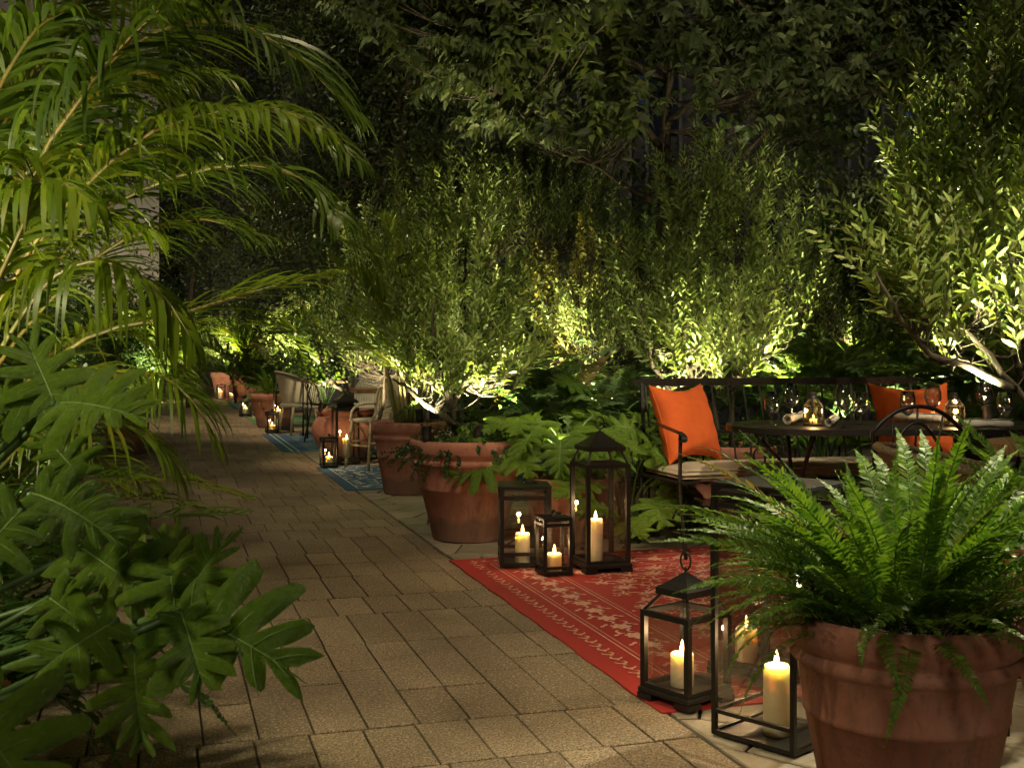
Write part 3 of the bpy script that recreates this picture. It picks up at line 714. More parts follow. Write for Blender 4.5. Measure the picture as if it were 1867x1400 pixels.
# ------------------------------------------------------------------ added lamps, no fixtures seen: light for paving, furniture and leaves
def added_lamp(label, loc, target, watts, angle, col=(1, .79, .48), r=.08):
    loc = Vector(loc); root = thing('added_lamp', label, 'added_lamp', loc, 0, 'added lamps out of view')
    d = (Vector(target) - loc).normalized(); q = d.to_track_quat('Z', 'Y').to_matrix().to_4x4()
    mb = MB(); mb.lathe([(.01, -.16), (.06, -.15), (.07, .0), (.075, .0), (.075, .02), (.066, .02), (.064, -.02), (.001, -.03)], 20, q); part('housing', mb, M['darkmetal'], root, True)
    mb = MB(); mb.tube([q @ Vector((0, 0, -.14)), Vector((0, 0, .5))], .01, 6); part('bracket', mb, M['darkmetal'], root, True)
    spot(loc + d * .05, target, watts, angle, .8, col, r, root)
added_lamp('added unseen lamp above the red rug', (-.2, 3.4, 4.6), (.2, 4.7, 0), 330, 68)
added_lamp('added unseen lamp over the middle of the path', (-2.3, 7.5, 4.9), (-.8, 9.0, 0), 150, 58)
added_lamp('added unseen lamp over the far end of the path', (-5.5, 16, 5.2), (-3.9, 18.5, 0), 520, 66)
added_lamp('added unseen lamp over the long table', (2.0, 3.8, 3.2), (1.35, 6.6, .65), 340, 42, (1, .82, .54))
added_lamp('added unseen lamp over the left foreground leaves', (-2.2, .6, 3.4), (-1.25, 2.3, 1.3), 270, 50, (1, .90, .52))

added_lamp('added unseen lamp for the white bistro chairs', (-3.3, 9.6, 5.6), (-1.40, 11.7, .7), 620, 30)
added_lamp('added unseen lamp for the wicker tub chair', (-5.6, 12.6, 6.4), (-2.8, 15.6, .6), 650, 30)
added_lamp('added unseen lamp beyond the right edge, aimed at the right pillow', (4.3, 4.6, 3.3), (2.35, 6.8, .8), 330, 34, (1, .82, .54))
added_lamp('added unseen lamp over the lobed leaves', (-.9, 4.8, 3.9), (.25, 7.3, .6), 300, 26, (1, .86, .56))
# ------------------------------------------------------------------ rugs
def scroll(mb, c, r0, a0, turn, w_, z, n=16, grow=.75, rot=0):
    vs = []
    for i in range(n + 1):
        t = i / n; a = a0 + turn * t; r = r0 * (1 - grow * t); ww = w_ * (math.sin(math.pi * min(1, t * .9 + .1)) ** .6)
        for s in (-.5, .5): vs.append((c[0] + (r + s * ww) * math.cos(a), c[1] + (r + s * ww) * math.sin(a), z))
    mb.add(vs, [(2 * i, 2 * i + 1, 2 * i + 3, 2 * i + 2) for i in range(n)])
def blob(mb, c, r, z, k=5, amp=.35, rot=0, n=30, sq=1.0):
    vs = [(c[0], c[1], z)]
    for i in range(n):
        a = i / n * 6.2832; q = r * (1 - amp * .5 + amp * .5 * math.cos(k * a)); x, y = q * math.cos(a), q * math.sin(a) * sq
        vs.append((c[0] + x * math.cos(rot) - y * math.sin(rot), c[1] + x * math.sin(rot) + y * math.cos(rot), z))
    mb.add(vs, [(0, i + 1, (i + 1) % n + 1) for i in range(n)])
def ringf(mb, c, r, w_, z, n=36, sq=1):
    vs = []
    for i in range(n):
        a = i / n * 6.2832
        for q in (r - w_ / 2, r + w_ / 2): vs.append((c[0] + q * math.cos(a), c[1] + q * math.sin(a) * sq, z))
    mb.add(vs, [(2 * i, 2 * i + 1, 2 * ((i + 1) % n) + 1, 2 * ((i + 1) % n)) for i in range(n)])
def line2(mb, a, b, w_, z):
    d = (Vector(b) - Vector(a)).normalized(); p = Vector((-d.y, d.x, 0)) * w_ / 2; a = Vector((a[0], a[1], z)); b = Vector((b[0], b[1], z))
    mb.add([a - p, b - p, b + p, a + p], [(0, 1, 2, 3)])
def rug(label, corner, rz, L, W, m1, m2, seed, group='patterned rugs on the terrace', style='floral', ps=1.0):
    """corner = near left corner; +x to the right, +y away"""
    root = thing('outdoor_rug', label, 'rug', corner, rz, group)
    mb = MB(); nx, ny = 16, 24; rr = random.Random(seed)
    vs = []; 
    for j in range(ny + 1):
        for i in range(nx + 1): vs.append((W * i / nx + .004 * math.sin(j * 1.7 + seed) * (i in (0, nx)), L * j / ny + .005 * math.sin(i * 1.4) * (j in (0, ny)), .006 + .0012 * math.sin(i * 1.3 + seed) * math.sin(j * .9)))
    fs = [(j * (nx + 1) + i, j * (nx + 1) + i + 1, (j + 1) * (nx + 1) + i + 1, (j + 1) * (nx + 1) + i) for j in range(ny) for i in range(nx)]
    mb.add(vs, fs)
    edge = [0 + i for i in range(nx + 1)] + [(j) * (nx + 1) + nx for j in range(1, ny + 1)] + [ny * (nx + 1) + i for i in range(nx - 1, -1, -1)] + [j * (nx + 1) for j in range(ny - 1, 0, -1)]
    o = len(mb.v); mb.v += [(mb.v[i][0], mb.v[i][1], 0) for i in edge]; ne = len(edge)
    mb.f += [(edge[i], o + i, o + (i + 1) % ne, edge[(i + 1) % ne]) for i in range(ne)]
    part('weave', mb, m1, root)
    p = MB(); z = .0095; L, W = L / ps, W / ps
    if style == 'floral':
        bw = .17; b1 = .115
        # running border of little scrolls, doubled
        for (x0, y0, dx, dy, LL) in ((b1, .10, 0, 1, L - .2), (.10, b1, 1, 0, W - .2), (.10, L - b1, 1, 0, W - .2), (W - b1, .10, 0, 1, L - .2)):
            n = int(LL / .072)
            for i in range(n):
                q = (i + .5) * LL / n; c = (x0 + dx * q, y0 + dy * q); a = math.atan2(dy, dx)
                scroll(p, c, .030, a + (1.57 if i % 2 else -1.57), 4.6 if i % 2 else -4.6, .012, z, 12, .55)
                q2 = (c[0] + dx * LL / n / 2, c[1] + dy * LL / n / 2); blob(p, q2, .011, z, 3, .5, i)
        for off, w_ in ((.20, .007), (.225, .004), (.47, .007), (.495, .004)):
            for a, b in (((off, off), (off, L - off)), ((off, off), (W - off, off)), ((off, L - off), (W - off, L - off)), ((W - off, off), (W - off, L - off))): line2(p, a, b, w_, z)
        # wide band with flowers and leaves
        for (x0, y0, dx, dy, LL) in ((.345, .35, 0, 1, L - .7), (.35, .345, 1, 0, W - .7), (.35, L - .345, 1, 0, W - .7)):
            n = max(2, int(LL / .165))
            for i in range(n + 1):
                q = i * LL / n; c = (x0 + dx * q, y0 + dy * q); s = 1 if i % 2 else -1
                blob(p, c, .055, z, 7, .35, i * .7); 
                for k in (-1, 1):
                    c2 = (c[0] + dy * .07 * k + dx * .035, c[1] + dx * .07 * k + dy * .035); blob(p, c2, .032, z, 2, .9, math.atan2(dy, dx) + k * .8, sq=.75)
                    scroll(p, (c[0] + dx * .085 + dy * .03 * s * k, c[1] + dy * .085 + dx * .03 * s * k), .036, math.atan2(dy, dx) + 3.14 * (k > 0), 3.0 * k * s, .014, z, 12, .4)
        # field
        step = .155; jn = int((L - 1.1) / step); im = int((W - 1.1) / step)
        for j in range(jn + 1):
            for i in range(im + 1):
                c = (.62 + i * step + (step / 2 if j % 2 else 0), .62 + j * step)
                if c[0] > W - .55: continue
                k = (i * 2 + j) % 3; s = 1 if (i + j) % 2 else -1
                if k == 0:
                    blob(p, c, .054, z, 6, .5, i + j); ringf(p, c, .056, .004, z)
                elif k == 1:
                    blob(p, c, .044, z, 5, .6, j); blob(p, (c[0] + .045, c[1] + .035 * s), .032, z, 2, .9, .6 * s, sq=.7); blob(p, (c[0] - .045, c[1] - .035 * s), .032, z, 2, .9, .6 * s, sq=.7)
                else:
                    for q in range(4): blob(p, (c[0] + .03 * math.cos(q * 1.57 + .8), c[1] + .03 * math.sin(q * 1.57 + .8)), .022, z, 2, .9, q * 1.57 + .8, sq=.7)
                scroll(p, (c[0] + step * .5, c[1] + .02 * s), .056, 0 if s > 0 else 3.14, 4.2 * s, .015, z, 16, .6)
                scroll(p, (c[0], c[1] + step * .5), .046, 1.57 * s, -4.2 * s, .012, z, 14, .6)
                line2(p, (c[0] + .09, c[1]), (c[0] + .15, c[1] + .09 * s), .004, z)
                for _ in range(3):
                    q = (c[0] + rr.uniform(-.11, .11), c[1] + rr.uniform(-.11, .11)); blob(p, q, rr.uniform(.008, .016), z, 3, .6, rr.random() * 6)
    elif style == 'swirl':
        for off in (.10, W - .10): line2(p, (off, .08), (off, L - .08), .012, z)
        for off in (.08, L - .08): line2(p, (.10, off), (W - .10, off), .012, z)
        y = .17
        while y < L - .12:
            x = .17
            while x < W - .12:
                q = (x + rr.uniform(-.02, .02), y + rr.uniform(-.02, .02)); k = rr.randrange(4)
                if (q[0] - W * .42) ** 2 + (q[1] - L * .5) ** 2 < .10: blob(p, q, .03, z, 4, .7, rr.random() * 6)
                elif k == 0: blob(p, q, .055, z, 6, .6, rr.random() * 6)
                else: scroll(p, q, rr.uniform(.05, .075), rr.random() * 6.28, rr.choice((-4.4, 4.4)), .022, z, 12, .6)
                x += .125
            y += .125
    elif style == 'stripes':
        for off, w_ in ((.10, .018), (.17, .014), (W - .10, .018), (W - .17, .014)): line2(p, (off, 0.003), (off, L - .003), w_, z)
        n = int(L / .09)
        for i in range(n):
            y = .05 + i * (L - .1) / n; x = .3
            while x < W - .35:
                l = rr.uniform(.06, .2); line2(p, (x, y + rr.uniform(-.008, .008)), (x + l, y + rr.uniform(-.008, .008)), rr.uniform(.008, .022), z); x += l + rr.uniform(.03, .1)
    p.v = [(a_ * ps, b_ * ps, c_) for a_, b_, c_ in p.v]; part('woven_motif', p, m2, root)
    return root
rz = TH
rug('red rug with a pale pink floral pattern under the bench and lanterns', G(1205, 1302), rz, 2.72, 3.3, M['rugred'], M['rugpink'], 1, ps=.88)
rug('blue and white floral rug under the white woven chairs', G(633, 895), rz, 1.95, 2.4, M['rugblue'], M['rugwhite'], 2, style='swirl')
rug('blue rug with pale edge stripes under the grey wicker tub chair', G(517, 824.5), rz, 2.85, 2.4, M['rugblue'], M['rugwhite'], 3, style='stripes')
rug('green rug with pale stripes between two groups of lanterns', G(465, 773), rz, 2.0, 2.2, M['ruggreen'], M['rugpaleg'], 4, style='stripes')
rug('small blue striped rug far down the path', G(428, 746), rz, 2.9, 2.0, M['rugblue'], M['rugwhite'], 5, style='stripes')
rug('far red rug at the end of the row', G(407, 730), rz, 2.0, 2.0, M['rugred'], M['rugpink'], 6, style='stripes')

# ------------------------------------------------------------------ lanterns + candles
LG = 'black lanterns on the ground'
z = .009
box_lantern('tallest black box lantern with a flat lid, beside the fern pot', (.78, 3.36, .002), R(-46.6), .28, .735, LG, .05)
candle('tall cream candle in the tallest box lantern', (.765, 3.33, .016), .0375, .20, 3.2)
pyramid_lantern('tall pyramid roof lantern just behind the tallest box lantern', (.855, 3.98, z), R(-50), .238, .545, .608, .71, LG, rs=.84)
candle('candle in the pyramid lantern behind the tallest box lantern', (.80, 3.93, z + .045), .037, .125, 2.4)
pyramid_lantern('small black lantern with a pyramid roof on the near corner of the red rug', (.557, 3.695, z), R(-50.6), .205, .283, .335, .408, LG, rs=.66)
candle('short cream candle in the lantern on the rug corner', (.545, 3.69, z + .042), .037, .105, 2.0)
box_lantern('square black lantern with a flat lid in front of the large olive pot', (.064, 6.05, z), R(3), .265, .415, LG, .08)
candle('cream candle in the square flat lidded lantern', (.055, 6.0, z + .013), .038, .155, 2.2)
box_lantern('smallest black box lantern on the red rug, with ring handle', (.208, 5.774, z), R(17), .15, .284, LG, .11)
candle('short candle in the smallest box lantern on the red rug', (.212, 5.76, z + .013), .037, .092, 1.6)
pyramid_lantern('tall black lantern with a wide pyramid roof on the red rug', (.450, 5.90, z), R(18), .238, .545, .608, .71, LG, rs=.84)
candle('tallest candle on the red rug, in the pyramid roof lantern', (.425, 5.86, z + .046), .038, .215, 2.6)
box_lantern('unlit box lantern half hidden beside the bench end', (.77, 7.02, .004), R(10), .2, .36, LG)
pyramid_lantern('tall lantern with a raised roof in front of the round terracotta urn', (-1.66, 11.47, .012), R(20), .235, .545, .60, .70, LG, chimney=True, rs=.92)
candle('candle in the tall lantern before the urn', (-1.64, 11.42, .06), .042, .20, 2.6)
box_lantern('small box lantern on the corner of the blue floral rug', (-1.76, 11.07, .012), R(22), .15, .284, LG, .11)
candle('short candle in the small lantern on the blue floral rug', (-1.755, 11.05, .024), .037, .09, 1.8)
pyramid_lantern('dark tall lantern beside the grey wicker tub chair', (-3.18, 16.0, .012), R(20), .245, .56, .64, .76, LG, rs=.85)
candle('tall candle in the lantern beside the wicker tub chair', (-3.24, 15.93, .06), .045, .26, 2.6)
box_lantern('small box lantern on the corner of the blue striped rug', (-3.27, 15.68, .012), R(22), .16, .29, LG, .11)
candle('short candle in the small lantern on the blue striped rug', (-3.26, 15.66, .024), .04, .10, 1.8)
pyramid_lantern('small pyramid roof lantern left of the green rug', (-4.61, 19.9, .004), R(22), .18, .26, .31, .37, LG, rs=.75)
candle('candle in the pyramid roof lantern by the green rug', (-4.60, 19.86, .05), .042, .11, 2.4)
box_lantern('flat lidded lantern at the back of the green rug', (-4.44, 20.35, .004), R(22), .29, .39, LG, .05)
candle('short candle in the flat lidded lantern by the green rug', (-4.40, 20.28, .02), .045, .14, 2.4)
box_lantern('farthest lit lantern on the left, before a terracotta pot', (-6.90, 27.3, .004), R(22), .21, .33, LG, .06)
candle('candle in the farthest lantern on the left', (-6.90, 27.25, .016), .055, .17, 3)
box_lantern('farthest lantern on the right of the pair, with a stubby candle', (-6.63, 27.3, .004), R(22), .19, .31, LG, .06)
candle('stubby candle in the right lantern of the farthest pair', (-6.63, 27.25, .016), .05, .08, 2)

# ------------------------------------------------------------------ pots
PG = 'terracotta pots on the terrace'
pot('large terracotta pot holding the big fern in the right foreground', (.953, 2.80, 0), .282, .497, .19, seed=1)
pot('large terracotta pot with the olive tree beside the path', (-.262, 6.93, 0), .355, .60, .215, seed=2, group=PG)
pot('terracotta pot holding the palm, behind the olive pot', (-.815, 9.15, 0), .30, .57, .20, seed=3, group=PG)
pot('round bellied terracotta urn behind the tall lantern', (-1.72, 12.0, 0), .36, .52, .22, 'urn', 4, PG)
pot('terracotta pot of lobed leaves behind the red rug lanterns', (.33, 6.78, 0), .27, .39, .19, 'plain', 5, PG)
pot('terracotta pot behind the bench seat under the uplit olive tree', (1.50, 7.70, 0), .27, .50, .2, seed=6, group=PG)
pot('dark terracotta pot under the left end of the bench', (1.13, 7.4, 0), .21, .38, .15, seed=7, group=PG)
pot('terracotta pot of ferns at the right edge of the frame', (1.86, 3.72, 0), .28, .53, .19, seed=8, group=PG)
pot('terracotta pot with a fern behind the green rug', (-4.35, 20.9, 0), .34, .48, .22, 'plain', 9, PG)
pot('terracotta pot with trailing leaves beside the wicker tub chair', (-3.55, 17.1, 0), .34, .50, .22, 'plain', 10, PG)
pot('farthest terracotta pot with a bright plant', (-6.95, 28.2, 0), .42, .62, .3, 'plain', 11, PG)
pot('second farthest terracotta pot beside the small red rug', (-6.35, 27.9, 0), .36, .5, .25, 'plain', 12, PG)
pot('brown terracotta pot on the left side of the path under the palms', (-4.22, 12.6, 0), .24, .34, .17, 'plain', 13, PG)
pot('terracotta pot of the dark fern in the bottom left corner', (-1.33, 2.55, 0), .2, .42, .14, 'plain', 14, PG)

# ------------------------------------------------------------------ bench, cushion, pillows
BL = Vector((.905, 6.2, 0))
b = thing('iron_bench', 'long black iron bench with a riveted back rail', 'bench', BL, TH)
W = 1.98
mb = MB(); mb.box((W / 2 + .02, .655, .937), (W - .04, .012, .044)); mb.add([(.04, .649, .915), (.04, .661, .915), (.04, .661, .959), (.04, .649, .959), (-.005, .652, .937), (-.005, .658, .937)], [(0, 3, 4), (1, 5, 2), (0, 4, 5, 1), (3, 2, 5, 4), (0, 1, 2, 3)])
part('top_rail', mb, M['iron'], b)
mb = MB()
for k in range(18):
    x = .08 + k * .108; q = Matrix.Translation((x, .645, .937)) @ Matrix.Rotation(math.pi / 2, 4, 'X'); mb.lathe([(.0075, 0), (.006, .003), (.003, .005), (.0003, .0055)], 10, q)
part('rivet', mb, M['iron'], b, True)
mb = MB(); mb.box((W / 2, .60, .640), (W - .1, .008, .026)); mb.box((W / 2, .52, .415), (W - .02, .03, .012)); part('lower_rail', mb, M['iron'], b)
for k in range(18):
    x = .08 + k * .108; mb = MB(); mb.bar((x, .655, .93), (x, .52, .415), .011, .005, (0, 1, 0)); part('back_bar', mb, M['iron'], b)
mb = MB(); mb.bar((W, .66, .93), (W, .52, .40), .02, .02, (0, 1, 0)); mb.bar((.06, .655, .93), (.02, .52, .40), .02, .016, (0, 1, 0)); part('back_post', mb, M['iron'], b)
for i, x in enumerate((.0, W)):
    mb = MB(); pts = bez([(x, .60, .70), (x, .35, .715), (x, .08, .69), (x, -.03, .675), (x, -.055, .65), (x, -.03, .635), (x, -.012, .652)], 18)
    for a, c in zip(pts, pts[1:]): mb.bar(a, c, .035, .006)
    part('armrest', mb, M['iron'], b)
    mb = MB(); mb.tube(bez([(x, -.005, .69), (x, .0, .40), (x + .012, -.01, .2), (x + .02, -.03, 0)], 10), .011, 8); part('leg', mb, M['iron'], b, True)
    mb = MB(); mb.tube(bez([(x, .52, .42), (x, .53, .2), (x, .56, 0)], 6), .011, 8); part('leg', mb, M['iron'], b, True)
    mb = MB(); mb.tube([(x, .0, .14), (x, .54, .14)], .007, 6); mb.tube(bez([(x, .01, .30), (x, .15, .16), (x, .27, .14)], 6), .006, 6); part('stretcher', mb, M['iron'], b, True)
mb = MB()
for a, c in (((-.01, 0, .412), (W + .01, 0, .412)), ((-.01, .52, .408), (W + .01, .52, .408)), ((0, 0, .410), (0, .52, .410)), ((W, 0, .410), (W, .52, .410))): mb.bar(a, c, .03, .012)
for k in range(1, 12): mb.bar((k * W / 12, 0.016, .40), (k * W / 12, .504, .40), .02, .006)
part('seat_frame', mb, M['iron'], b)
def softbox(lx, ly, lz, nx=40, ny=14, puff=.012, seed=1):
    mb = MB(); rr = random.Random(seed); ph = [rr.random() * 6 for _ in range(4)]; vs = []
    for s in (1, -1):
        for j in range(ny + 1):
            for i in range(nx + 1):
                u, v = 2 * i / nx - 1, 2 * j / ny - 1; u = math.copysign(abs(u) ** .7, u); v = math.copysign(abs(v) ** .7, v)
                ed = max(abs(u) ** 14, abs(v) ** 10); k = (1 - ed) ** .5 if ed < 1 else 0
                zz = s * (lz / 2 * k + puff * (1 - u * u) ** .5 * (1 - v * v)) * (1 + .04 * math.sin(9 * u + ph[0]) * math.sin(3 * v + ph[1]))
                vs.append((u * lx / 2, v * ly / 2, zz))
    m = (nx + 1) * (ny + 1)
    for s in (0, 1):
        for j in range(ny):
            for i in range(nx):
                a = s * m + j * (nx + 1) + i; f = (a, a + 1, a + nx + 2, a + nx + 1); mb.f.append(f if s == 0 else f[::-1])
    mb.v = vs; return mb
c = thing('seat_cushion', 'long beige seat cushion on the iron bench', 'cushion', BL + Vector((0, 0, .452)), TH)
part('cover', softbox(W - .02, .50, .055), M['cushion'], c, True, loc=(W / 2, .26, 0))
mb = MB(); x0, x1, y0, y1 = .02, W - .02, .02, .50
for zz in (.020, -.020): mb.tube([(x0, y0, zz), (x1, y0, zz), (x1, y1, zz), (x0, y1, zz)], .0035, 6, closed=True)
part('piping', mb, M['cushion'], c, True)
def pillow_mesh(sx, sy, th, seed):
    n = 34; rr = random.Random(seed); ph = [rr.random() * 6 for _ in range(9)]; mb = MB()
    for s in (1, -1):
        for j in range(n + 1):
            for i in range(n + 1):
                u, v = math.sin((i / n - .5) * math.pi), math.sin((j / n - .5) * math.pi)
                pin = 1 - .12 * (1 - v * v) * abs(u) ** 2; pin2 = 1 - .20 * (1 - u * u) * abs(v) ** 2
                k = max(0, (1 - u ** 4) * (1 - v ** 4)) ** .55
                wr = .10 * math.sin(7 * u + 5 * v + ph[0]) * (1 - k) + .06 * math.sin(13 * v - 4 * u + ph[1]) * k * (1 - k) * 4 + .05 * math.sin(4 * u * v + ph[2])
                mb.v.append((u * sx / 2 * pin, v * sy / 2 * pin2, s * (th / 2 * k * (1 + wr * s) + .002)))
    m = (n + 1) ** 2
    for s in (0, 1):
        for j in range(n):
            for i in range(n):
                a = s * m + j * (n + 1) + i; f = (a, a + 1, a + n + 2, a + n + 1); mb.f.append(f if s == 0 else f[::-1])
    return mb
def pillow(label, c, wv, upv, sx, sy, th, seed):
    wv = Vector(wv).normalized(); upv = Vector(upv); upv = (upv - wv * upv.dot(wv)).normalized(); n = wv.cross(upv)
    root = thing('throw_pillow', label, 'pillow', c, 0, 'orange pillows on the bench')
    root.rotation_euler = Matrix((wv, upv, n)).transposed().to_euler()
    part('cover', pillow_mesh(sx, sy, th, seed), M['pillow'], root, True)
    mb = MB(); n_ = 34; pts = []
    for k in range(4):
        for i in range(n_):
            s = math.sin((i / n_ - .5) * math.pi); u, v = ((s, -1), (1, s), (-s, 1), (-1, -s))[k]
            pin = 1 - .12 * (1 - v * v) * abs(u) ** 2; pin2 = 1 - .20 * (1 - u * u) * abs(v) ** 2; pts.append((u * sx / 2 * pin, v * sy / 2 * pin2, 0))
    mb.tube(pts, .003, 5, closed=True); part('seam', mb, M['pillow'], root, True)
pillow('orange pillow leaning in the left corner of the bench', (1.01, 6.70, .705), (.75, .66, 0), (-.11, .10, .42), .46, .47, .17, 3)
pillow('orange pillow at the right end of the bench behind the glasses', (2.45, 7.03, .70), (.98, .2, 0), (0, .12, .42), .53, .47, .16, 8)

# ------------------------------------------------------------------ table with glasses, napkins, small lanterns
def stadium(x0, x1, y0, y1, n=14, ins=0):
    r = (y1 - y0) / 2 - ins; cy = (y0 + y1) / 2; a0 = x0 + ins + r; a1 = x1 - ins - r
    return [(a1 + r * math.sin(math.pi * k / n), cy - r * math.cos(math.pi * k / n)) for k in range(n + 1)] + [(a0 - r * math.sin(math.pi * k / n), cy + r * math.cos(math.pi * k / n)) for k in range(n + 1)]
tb = thing('garden_table', 'long black metal garden table set with wine glasses', 'table', (2.0, 6.0, 0))
TZ = .74
def band(mb, o, i, z0, z1):
    n = len(o); vs = [(x, y, z1) for x, y in o] + [(x, y, z1) for x, y in i] + [(x, y, z0) for x, y in o] + [(x, y, z0) for x, y in i]
    for k in range(n):
        q = (k + 1) % n; mb.add([], []); 
    mb.add(vs, [f for k in range(n) for q in [(k + 1) % n] for f in ((k, q, n + q, n + k), (2 * n + k, 2 * n + q, q, k), (n + k, n + q, 3 * n + q, 3 * n + k), (3 * n + k, 3 * n + q, 2 * n + q, 2 * n + k))])
mb = MB(); band(mb, stadium(-.88, .95, -.40, .40), stadium(-.88, .95, -.40, .40, ins=.05), TZ - .03, TZ)
for k in range(8):
    band(mb, stadium(-.88, .95, -.40, .40, ins=.054 + k * .043), stadium(-.88, .95, -.40, .40, ins=.090 + k * .043), TZ - .012, TZ - .001)
part('tabletop', mb, M['iron'], tb)
mb = MB()
for x in (-.45, 0, .5): mb.box((x, 0, TZ - .022), (.03, .74, .014))
part('crossbar', mb, M['iron'], tb)
for sx, x in ((-1, -.5), (1, .55)):
    for sy in (-1, 1):
        mb = MB(); mb.tube(bez([(x, sy * .28, TZ - .03), (x + sx * .02, sy * .10, .45), (x + sx * .02, sy * .10, .25), (x + sx * .05, sy * .30, 0)], 12), .011, 8); part('leg', mb, M['iron'], tb, True)
    mb = MB(); mb.tube([(x - sx * -.25, 0, TZ - .03), (x + sx * .02, .0, .47)], .008, 6); mb.tube([(x + sx * .02, -.1, .35), (x + sx * .02, .1, .35)], .008, 6); part('brace', mb, M['iron'], tb, True)
def onT(px, y): return G(px, y, TZ)
def glass_meshes(h, rb, rm, stem):
    b0 = stem * h
    out = [(.0035, b0), (.012, b0 + .004), (rb * .75, b0 + (h - b0) * .17), (rb, b0 + (h - b0) * .42), (rb * .96, b0 + (h - b0) * .66), (rm, h)]
    mbw = MB(); mbw.lathe(out, 28); ins = [(r - .0013, z + .001) for r, z in out[1:]]; 
    mbw.lathe([(rm, h), (rm - .0012, h)] + ins[::-1] + [(.0005, b0 + .006)], 28)
    ms = MB(); ms.lathe([(.0045, .006), (.0040, b0 * .5), (.0045, b0)], 12)
    mf = MB(); mf.lathe([(.034, 0), (.034, .0012), (.015, .003), (.0036, .008)], 28)
    r = []
    for q, nm in ((mbw, 'bowl'), (ms, 'stem'), (mf, 'foot')):
        me = q.mesh(nm, True); me.materials.append(M['glass']); r.append(me)
    return r
GT = glass_meshes(.215, .042, .031, .42); GG = glass_meshes(.170, .041, .033, .24)
def wineglass(label, loc, kind):
    root = thing('wine_glass', label, 'glass', loc, random.random(), 'wine glasses on the tables')
    for me, nm in zip(GT if kind == 't' else GG, ('bowl', 'stem', 'foot')): link(nm, me, None, root)
tz = Vector((0, 0, .0015))
wineglass('short stemmed goblet at the left end of the long table', onT(1407, 774) + tz, 'g')
wineglass('tall wine glass left of the left table lantern', onT(1443, 776) + tz, 't')
wineglass('tall wine glass right of the left table lantern', onT(1537, 781) + tz, 't')
wineglass('short goblet beside the tall glass at the middle of the table', onT(1569, 775) + tz, 'g')
wineglass('short goblet in front of the left half of the right pillow', onT(1655, 773) + tz, 'g')
wineglass('tall wine glass in front of the right pillow', onT(1701, 778) + tz, 't')
wineglass('tall wine glass just right of the right table lantern', onT(1795, 772) + tz, 't')
wineglass('rightmost short goblet on the long table', onT(1832, 777) + tz, 'g')
def tlantern(label, loc, r, rz, hh=.165):
    root = thing('table_lantern', label, 'lantern', loc, rz, 'small glass lanterns on the table'); k = 6; z0, z1, z2 = .006, hh * .60, hh * .82; r2 = r * .42
    c = lambda i, q, z: (q * math.cos(i * math.pi / 3), q * math.sin(i * math.pi / 3), z)
    mb = MB(); mb.lathe([(.001, 0), (r * 1.03, 0), (r * 1.03, .006), (.001, .006)], 6)
    for i in range(6):
        mb.tube([c(i, r, z0), c(i, r, z1), c(i, r2, z2)], .0022, 5); mb.tube([c(i, r, z1), c(i + 1, r, z1)], .0022, 5); mb.tube([c(i, r, z0 + .002), c(i + 1, r, z0 + .002)], .0025, 5); mb.tube([c(i, r2, z2), c(i + 1, r2, z2)], .002, 5)
    part('frame', mb, M['darkmetal'], root)
    mb = MB()
    for i in range(6): mb.add([c(i, r * .97, z0), c(i + 1, r * .97, z0), c(i + 1, r * .97, z1), c(i, r * .97, z1), c(i + 1, r2 * .97, z2), c(i, r2 * .97, z2)], [(0, 1, 2, 3), (3, 2, 4, 5)])
    part('pane', mb, M['tglass'], root)
    mb = MB(); mb.lathe([(r2, z2), (r2 * .95, z2 + .004), (r2 * .75, z2 + .006), (r2 * .75, z2 + .028), (r2 * .8, z2 + .032), (.001, z2 + .034)], 16); part('cap', mb, M['darkmetal'], root, True)
    mb = MB(); mb.tube([(r2 * 1.1, 0, z2), (r2 * 1.5, 0, z2 + .012), (r2 * 1.2, 0, z2 + .03), (0, 0, z2 + .036), (-r2 * 1.2, 0, z2 + .03), (-r2 * 1.5, 0, z2 + .012), (-r2 * 1.1, 0, z2)], .0015, 5); part('handle', mb, M['darkmetal'], root, True)
tlantern('hexagonal glass table lantern at the left half of the table', onT(1483, 776) + tz, .056, .2)
tlantern('hexagonal glass table lantern on the right, before the pillow', onT(1740, 777) + tz, .049, .6)
candle('tea candle inside the left table lantern', onT(1483, 776) + Vector((.0, .0, .0085)), .019, .026, 1.6, 'candles on the long table')
candle('tea candle inside the right table lantern', onT(1740, 777) + Vector((0, 0, .0085)), .019, .026, 1.6, 'candles on the long table')
def napkin(label, a, b, r=.023, seed=0):
    a, b = Vector(a), Vector(b); mid = (a + b) / 2; root = thing('rolled_napkin', label, 'napkin', mid, math.atan2(b.y - a.y, b.x - a.x), 'rolled white napkins'); L = (b - a).length
    rr = random.Random(seed); mb = MB(); n = 26; k = 16; vs = []
    for i in range(k + 1):
        x = (i / k - .5) * L; sw = 1 + .10 * math.sin(i * .9 + seed) - .12 * math.exp(-((i - k * .55) / 2.5) ** 2)
        for j in range(n):
            t = j / (n - 1) * 4.6 * math.pi; q = r * sw * (.30 + .70 * t / (4.6 * math.pi)) * (1 + .05 * math.sin(3 * t + i * .5)); vs.append((x + .006 * math.sin(t * .5) * (i in (0, k)), q * math.cos(t), q * math.sin(t) + r * 1.05))
    mb.add(vs, [(i * n + j, i * n + j + 1, (i + 1) * n + j + 1, (i + 1) * n + j) for i in range(k) for j in range(n - 1)]); o = part('cloth', mb, M['linen'], root, True)
    s = o.modifiers.new('thick', 'SOLIDIFY'); s.thickness = .0015
napkin('white napkin roll pointing away, behind the tall glass on the left', onT(1441, 776) + tz + Vector((.0, .06, 0)), onT(1452, 768) + tz + Vector((.05, .05, 0)), .026, 1)
